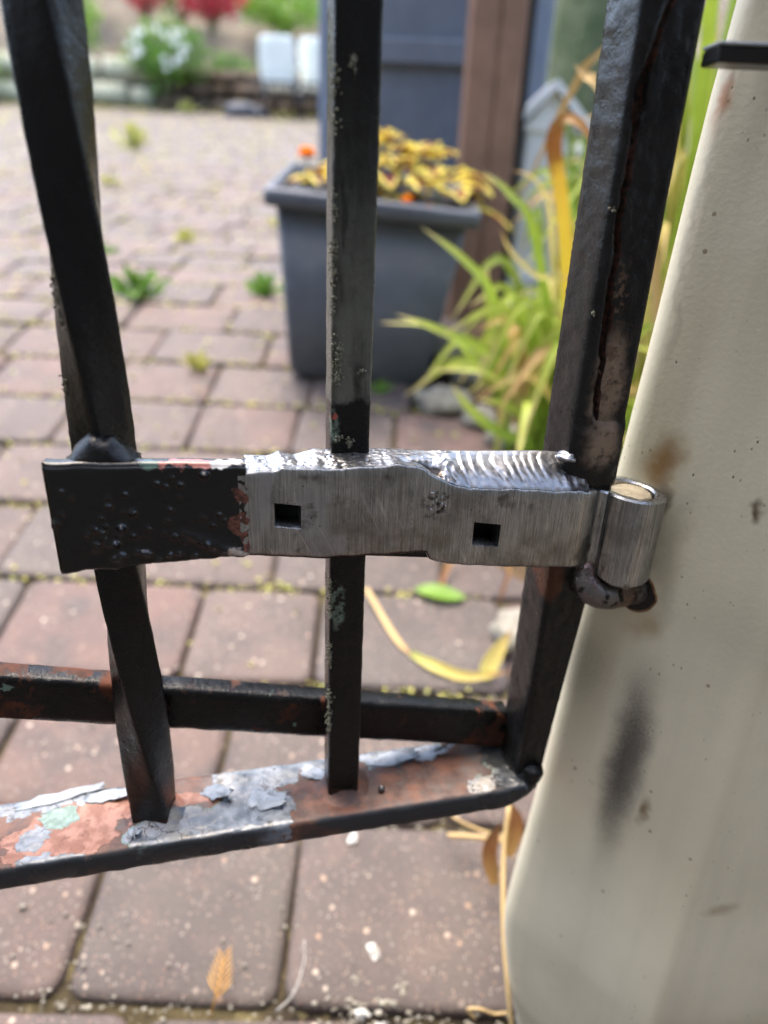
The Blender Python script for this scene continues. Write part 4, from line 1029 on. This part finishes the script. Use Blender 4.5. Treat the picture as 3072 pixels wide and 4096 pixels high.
clump('daylily with a folded yellow leaf turned brown at its bend', (.265, .93), ['B3', 'B4', 'B5', 'B6'], 34, 2, -.05, .12, .28)
clump('yellow green daylily leaves seen between the gate post and the cream column', (.375, .95), ['B10', 'B11', 'B12', 'B13'], 64, 3, -.05, .25, .66)
clump('daylily clump further back behind the other daylilies', (.31, 1.25), [], 34, 4, 0, .15, .38)
clump('daylily clump at the foot of the white garden post', (.42, 1.6), [], 40, 5, 0, .2, .42)
# dried fallen blades on the paving
def lying(name, label, cat, pts, w, mat, **k):
    pts = [Vector(p) for p in pts]; o = Vector((pts[0].x, pts[0].y, zg(pts[0].y)))
    b = MB(); blade(b, [p-o for p in [Vector((p.x, p.y, max(p.z, zg(p.y)+.006))) for p in pts]], w, **k)
    return tag(b.build(name, M[mat], None, True, 't', o), label, cat)
lying('dry_stem', 'thin straw coloured stem lying on the pavers right of the middle bar', 'stem', [(-.017, .720, .17), (.017, .655, .15), (.038, .625, .145)], .006, 'straw', w0=1)
lying('yellow_leaf', 'long yellow leaf lying on the paver behind the brace near the post', 'leaf', [(.036, .630, .145), (.063, .610, .145), (.096, .600, .142), (.138, .600, .150)], .012, 'lily_y')
lying('curled_yellow_leaf', 'curled yellow and brown leaf standing against the lower gate post', 'leaf', [(.112, .598, .14), (.120, .610, .155), (.139, .625, .185)], .018, 'lily_y')
lying('withered_leaf', 'withered brown leaf hanging below the strap over a green leaf', 'leaf', [(.112, .79, .21), (.090, .775, .192), (.076, .750, .172), (.072, .730, .168), (.064, .700, .16)], .008, 'brownleaf')
lying('withered_stalk', 'dark withered stem hanging below the strap beside the gate post', 'stalk', [(.141, .750, .215), (.150, .730, .20), (.142, .710, .18), (.136, .700, .165)], .005, 'brownleaf')
b = MB(); rows = []; at = []
for i in range(13):
    t = i/12; wd = .0125*math.sin(math.pi*min(.985, t*.94+.04))**.7; rows.append([(-.030+.060*t, u*wd, .004+.003*abs(u)+.002*math.sin(5*t)) for u in (-1, -.5, 0, .5, 1)]); at += [.8]*5
b.grid(rows, False, at); gl = tag(b.build('oval_leaf', M['weed'], None, True, 't', (.071, .722, zg(.722)+.002)), 'pale green oval leaf lying flat on the paver under the strap', 'leaf'); gl.rotation_euler = (slope(.72), 0, R(-10))

# ------------------------------------------------------------------ rocks, weeds, litter
RK = [('rounded grey stone at the edge of the bed beside the planter', (.092, 1.165), .050, .03, .026, 1), ('upright pale stone between planter and daylilies', (.140, 1.27), .030, .03, .045, 2), ('brown stone tucked behind the planter corner', (.105, 1.33), .035, .03, .035, 3),
      ('small tan stone in the soil under the daylily leaves', (.150, 1.12), .03, .025, .02, 4), ('flat grey stone wedged beside the lower gate post', (.150, .665), .022, .03, .02, 5), ('low stone in the bed behind the gate post', (.19, 1.06), .035, .03, .02, 6)]
for lb, (x, y), sx, sy, sz, sd_ in RK:
    tag(rockmesh(sd_, sx, sy, sz).build('garden_stone', M['rock'], None, True, None, (x, y, zg(y)+sz*.4)), lb, 'stone', 'stones edging the bed')
def weed(x, y, n, h, mat, label, seed):
    q = random.Random(seed); b = MB()
    for k in range(n):
        a = q.uniform(0, 6.28); l = h*q.uniform(.6, 1.1); o = Vector((q.gauss(0, h*.12), q.gauss(0, h*.12), 0)); e = R(q.uniform(25, 80)); d = Vector((math.cos(a)*math.cos(e), math.sin(a)*math.cos(e), math.sin(e)))
        blade(b, [o, o+d*l*.5, o+d*l*.85+Vector((0, 0, -.1*l)), o+d*l+Vector((0, 0, -.28*l))], l*q.uniform(.14, .26), 6)
    tag(b.build('weed', M[mat], None, True, 't', (x, y, zg(y)-.004)), label, 'weed', 'weeds growing in the paving joints')
weed(-.555, 1.60, 26, .085, 'weed', 'bright green broad leaved weed in the paving left of the planter', 1)
weed(-.290, 1.66, 26, .06, 'weed', 'green tuft against the left side of the planter', 2)
weed(-.345, 1.27, 30, .045, 'weed_y', 'pale yellow green tuft in front of the planter to the left', 3)
weed(-1.52, 4.5, 26, .17, 'weed_y', 'tall yellow green weed far back in the paving', 4)
weed(-.60, 2.15, 20, .05, 'weed_y', 'low pale tuft in the paving beyond the bright weed', 5)
weed(-.36, 2.4, 22, .06, 'weed_y', 'pale tuft in the paving behind the planter on its left', 6)
weed(-1.15, 3.1, 24, .06, 'weed_y', 'wide low yellow tuft halfway to the garden wall', 7)
weed(-.75, 1.95, 16, .045, 'weed', 'small green tuft in the paving beside the left bar', 8)
weed(-1.5, 7.7, 26, .16, 'weed_y', 'bright weed at the foot of the garden wall', 9)
weed(-2.05, 7.75, 26, .14, 'weed_y', 'bright weed at the foot of the wall below the white flowering shrub', 10)
weed(-.02, 1.215, 20, .03, 'weed', 'tiny weed in the joint in front of the planter', 11)
q = random.Random(12); b = MB()
for _ in range(7500):                              # crumbs of dry leaf and moss in the joints
    k = int(max(-1, min(54, 2+q.expovariate(.04)))); y = .3045+PITCHY*k+q.gauss(0, .006); x = q.uniform(-.6*y-.3, .12 if y < 1.2 else -.02)
    if q.random() < .35: y += q.uniform(0, PITCHY)
    s = q.uniform(.002, .006)*(.6+y*.8)
    card(b, Vector((x, y, zg(y)+(q.uniform(-.001, .004) if y > .9 else q.uniform(-.006, .001)))), Vector((q.gauss(0, .4), q.gauss(0, .4), 1)), s*1.4, s, q, q.random())
tag(b.build('leaf_litter', M['weed_y'], None, True, 't'), 'dry crumbs of moss and leaf caught between the pavers', 'litter', None, 'stuff')
b = MB()
for _ in range(150):
    y = abs(q.gauss(0, .16))+.3; x = q.uniform(-.32, .13); r_ = q.uniform(.0004, .0015)*(1 if q.random() < .93 else 1.6)
    b.ball((x, y, zg(y)+r_*.4), r_*1.3, r_, r_*.7, 6, 4, .5, q.random()*9)
for _ in range(70):
    y = q.gauss(.312, .014); x = q.gauss(.012, .022); r_ = q.uniform(.0006, .0024); b.ball((x, y, zg(y)+r_*.4), r_*1.3, r_, r_*.8, 6, 4, .9, q.random()*9)
for _ in range(220):
    k = q.choice((0, 0, 1, 2)); y = .3045+PITCHY*k+q.gauss(0, .004); x = q.uniform(-.3, .13); r_ = q.uniform(.0006, .002); b.ball((x, y, zg(y)-.004+r_), r_*1.4, r_, r_*.8, 5, 3, .9, q.random()*9)
tag(b.build('grit', M['rock'], None, True, None), 'tiny pale grit scattered over the near pavers', 'grit', None, 'stuff')
for i, (x, y, r_, lb) in enumerate([(-.185, .275, .005, 'white oblong pebble in the joint at the bottom left corner'), (.006, .345, .0045, 'white pebble on the near right paver'), (.0, .305, .004, 'grey white pebble near the bottom edge right of the joint'), (.012, .295, .0055, 'pale angular pebble at the bottom edge of the near right paver'), (-.015, .43, .0035, 'bluish white pebble on the paver below the middle bar foot')]):
    b = MB(); b.ball((0, 0, 0), r_*1.5, r_*.9, r_*.6, 7, 5, 1.1, 20+i); o = b.build('pebble', M['pebble'], None, False, None, (x, y, zg(y)+r_*.5)); o.rotation_euler = (slope(y), 0, i*.9+1.2); tag(o, lb, 'pebble', 'pebbles on the pavers')
# cedar sprig and straw by the column
CS = empty('cedar_sprig', (-.108, .300, zg(.300))); tag(CS, 'ochre dried cedar sprig standing in the joint at the bottom of the picture', 'sprig')
M['ochre'] = mat_leaf('dried_cedar', [(0, rgb(176, 132, 62)), (1, rgb(206, 160, 84))], .15, .6, dark=rgb(170, 120, 60))
b = MB(); b.rod([(0, 0, 0), (.003, .012, .012), (.004, .030, .020)], .0007, 5); b.build('stem', M['ochre'], CS, True, 't')
for k in range(13):
    t = k/12; sg = -1 if k % 2 else 1; c = Vector((.003+.001*t, .008+.024*t, .010+.011*t)); b = MB(); l = .010*(1.15-t*.6)
    blade(b, [c, c+Vector((sg*l*.48, l*.45, l*.15)), c+Vector((sg*l*.85, l*1.0, l*.3))], .0013, 6, w0=.8); b.build('scale_leaf', M['ochre'], CS, True, 't')
ST = empty('straw_stalks', (.110, .33, zg(.33))); tag(ST, 'dry straw stalks standing along the left foot of the cream column', 'straw')
for pts, r_ in (([(-.004, -.045, .0), (-.009, -.03, .03), (-.012, .0, .06), (-.010, .04, .09), (-.006, .06, .115)], .0017), ([(-.045, .09, .045), (-.02, .085, .05), (.006, .08, .052)], .0022), ([(-.05, .12, .06), (-.04, .10, .055), (-.012, .085, .055), (.0, .07, .07)], .0012), ([(-.03, -.03, .005), (-.036, -.028, .012), (-.028, -.03, .017), (-.018, -.03, .012), (-.008, -.03, .014)], .0011), ([(-.012, .0, .06), (-.002, .01, .066), (.002, .03, .05)], .0009)):
    b = MB(); b.rod(catmull(pts, 14), r_, 7); b.build('stalk', M['straw'], ST, True, 't')
for pts in ([(-.010, .05, .04), (-.016, .06, .065), (-.008, .07, .085)], [(0, .06, .06), (.004, .07, .085), (-.004, .08, .10)]):
    b = MB(); blade(b, pts, .012, 8); b.build('husk', M['brownleaf'], ST, True, 't')
b = MB(); b.rod(catmull([(-.062, .305, zg(.305)), (-.050, .310, zg(.31)+.012), (-.044, .325, zg(.32)+.022), (-.045, .335, zg(.33)+.03)], 12), .0006, 5); tag(b.build('grass_thread', M['pebble'], None, True), 'thin white thread of dry grass curling up beside the joint', 'grass thread')

# ------------------------------------------------------------------ far garden
def wall(name, label, x0, x1, y, h, mat, rows, lmin, lmax, seed):
    q = random.Random(seed); z0 = zg(y); root = empty(name, ((x0+x1)/2, y, z0)); tag(root, label, 'wall'); xm = (x0+x1)/2
    b = MB(); b.box(x0-xm, x1-xm, .10, .3, -.15, h-.03); b.build('core', M['darkstone'], root, False)
    var = []
    for k in range(6):
        bb = MB(); bb.box(-.5, .5, -.1, .1, -.5, .5, .07); bb.v = [(x*(1+.16*nz((x, y_, z), 2.2, k)), y_*(1+.35*nz((x, y_, z), 2.5, k+9)), z*(1+.16*nz((x, y_, z), 2.2, k+4))) for x, y_, z in bb.v]
        me = bpy.data.meshes.new('stone'); me.from_pydata(bb.v, [], bb.f); me.update(); me.materials.append(M[mat]); me.shade_smooth(); var.append(me)
    for r_ in range(rows):
        x = x0-xm; hh = h/rows
        while x < x1-xm-.02:
            l = min(q.uniform(lmin, lmax), x1-xm-x); o = link('stone', q.choice(var), root, (x+l/2, .06+q.uniform(-.03, .03), hh*(r_+.5)+q.uniform(-.01, .01))); o.scale = (l*.95, 1, hh*.93); x += l
    return root
wall('pale_wall', 'pale mossy low block wall at the back left of the paving', -4.6, -2.42, 8.02, .43, 'palestone', 2, .4, .7, 1)
wall('stone_wall', 'brown dry stone retaining wall behind the white chairs', -2.40, 1.2, 8.06, .36, 'stone', 3, .14, .34, 2)
for i, (x, y, s, lb) in enumerate([(-2.9, 8.7, .33, 'tan boulder on the bank above the pale wall'), (-1.55, 8.45, .24, 'pale boulder above the stone wall left of the chair'), (-1.05, 8.9, .3, 'brown boulder on the bank behind the chairs'), (-3.6, 8.8, .3, 'boulder on the bank at the far left')]):
    tag(rockmesh(40+i, s, s*.7, s*.6).build('boulder', M['stone' if i % 2 == 0 else 'rock'], None, True, None, (x, y, zg(8)+(y-8.2)*.55+.1)), lb, 'boulder', 'boulders on the bank')
zb8 = zg(8)
sh = shrub('flowering_shrub', 'green shrub with white flowers hanging over the garden wall', 'shrub', (-2.28, 7.95, 1.28), .42, .28, .29, 1500, .06, 'crown', 3)
q = random.Random(5)
for k in range(24):
    d = Vector((q.uniform(-.9, .95), -1, q.uniform(-.7, .8))).normalized(); c = Vector((d.x*.40, d.y*.30, .29+d.z*.28)); b = MB()
    for j in range(6): a = j*1.05; p = Vector((math.cos(a), -.35, math.sin(a))); card(b, c, Vector((math.cos(a)*.3, -1, math.sin(a)*.3)), .05, .04, q, .8); v = len(b.v)-5; s = Vector((-math.sin(a), 0, math.cos(a)))*.013; [b.v.__setitem__(v+i, tuple(w_)) for i, w_ in enumerate((c, c+p*.02+s, c+p*.033, c+p*.02-s, c+p*.018))]
    b.build('flower', M['petal_w'], sh, True, 't')
shrub('red_azalea', 'crimson flowering azalea high on the bank', 'shrub', (-1.98, 8.7, 1.93), .36, .3, .27, 1500, .06, 'crown_r', 4)
shrub('red_azalea', 'pink azalea further left on the bank beside the crimson one', 'shrub', (-2.75, 9.0, 2.05), .25, .25, .2, 600, .06, 'crown_r', 14)
shrub('lime_hedge', 'bright lime green clipped hedge at the top of the bank', 'hedge', (-1.35, 9.4, 1.98), .62, .4, .25, 2600, .055, 'crown_l', 5)
shrub('bank_shrub', 'green shrub above the pale wall near the left bar', 'shrub', (-3.35, 8.5, 1.62), .3, .3, .32, 900, .06, 'crown_l', 6, 'shrubs on the bank')
shrub('bank_shrub', 'dark shrub on the bank between boulder and white flowering shrub', 'shrub', (-1.75, 8.35, 1.30), .28, .24, .18, 700, .05, 'crown', 7, 'shrubs on the bank')
shrub('bank_shrub', 'pale shrub at the far left edge beyond the left bar', 'shrub', (-4.2, 7.8, 1.08), .4, .35, .35, 1000, .06, 'crown_l', 8, 'shrubs on the bank')
shrub('bank_shrub', 'dark shrub behind the crimson azalea', 'shrub', (-2.5, 9.5, 2.1), .6, .4, .4, 1400, .07, 'crown', 18, 'shrubs on the bank')
shrub('bank_shrub', 'leafy shrub at the top of the bank on the far left', 'shrub', (-3.9, 9.6, 2.2), .7, .5, .5, 1800, .07, 'crown', 19, 'shrubs on the bank')
shrub('violet_plant', 'leafy plant with small violet flowers beside the white post', 'plant', (.47, 1.95, zg(1.95)), .13, .12, .15, 600, .03, 'weed', 20)
vp = bpy.data.objects['violet_plant']
for k in range(8):
    c = Vector((q.uniform(-.11, .09), -.11+q.uniform(-.02, .03), q.uniform(.1, .30))); b = MB()
    for j in range(5): a = j*1.257; p = Vector((math.cos(a), -.2, math.sin(a))); s = Vector((-math.sin(a), 0, math.cos(a)))*.007; b.add([c, c+p*.010+s, c+p*.017, c+p*.010-s], [(0, 1, 2, 3)], .5)
    b.build('flower', M['petal_p' if k % 3 else 'petal_w'], vp, True, 't')
def chair(x, y, rz, label, tilt=R(14)):
    root = empty('garden_chair', (x, y, zg(y)), rz); tag(root, label, 'chair', 'white chairs by the garden wall')
    b = MB(); rows = []
    for i in range(11):
        t = i/10; wd = .145+.02*math.sin(math.pi*t)-(.02 if i == 10 else 0); rows.append([(u*wd, .12+t*.40*math.sin(tilt)+.02*(1-u*u), .24+t*.38) for u in (-1, -.6, -.2, .2, .6, 1)])
    b.grid(rows); o = b.build('backrest', M['whiteplastic'], root); o.modifiers.new('thickness', 'SOLIDIFY').thickness = .012
    b = MB(); b.grid([[(u*.16, -.2+.33*v, .24-.02*math.sin(math.pi*v)) for u in (-1, -.5, 0, .5, 1)] for v in (0, .25, .5, .75, 1)]); o = b.build('seat', M['whiteplastic'], root); o.modifiers.new('thickness', 'SOLIDIFY').thickness = .014
    for sx in (-1, 1):
        for sy, t0 in ((-.18, .24), (.12, .25)):
            b = MB(); b.rod([(sx*.145, sy, t0), (sx*.165, sy*1.15, 0)], [.016, .013], 6); b.build('leg', M['blackiron'], root)
        b = MB(); b.rod(catmull([(sx*.165, -.17, .26), (sx*.17, -.17, .38), (sx*.17, 0, .40), (sx*.15, .15, .39)], 12), .014, 6); b.build('armrest', M['whiteplastic'], root)
chair(-1.12, 7.62, R(178), 'white plastic chair seen from behind in front of the stone wall')
chair(-.74, 7.72, R(165), 'white plastic chair partly hidden behind the grey screen')
rl = empty('iron_railing', (-1.02, 7.35, zg(7.35))); tag(rl, 'low black iron railing in front of the white chairs', 'railing')
for x in [-.34+.085*i for i in range(9)]:
    b = MB(); b.rod([(x, 0, 0), (x, 0, .30)], .008, 6); b.build('baluster', M['blackiron'], rl)
b = MB(); b.rod([(-.36, 0, .29), (.36, 0, .29)], .011, 6); b.build('top_bar', M['blackiron'], rl)
b = rockmesh(60, .19, .12, .07); tag(b.build('slab_stone', M['darkstone'], None, True, None, (-1.45, 7.5, zg(7.5)+.04)), 'dark grey slab lying at the foot of the stone wall', 'stone')
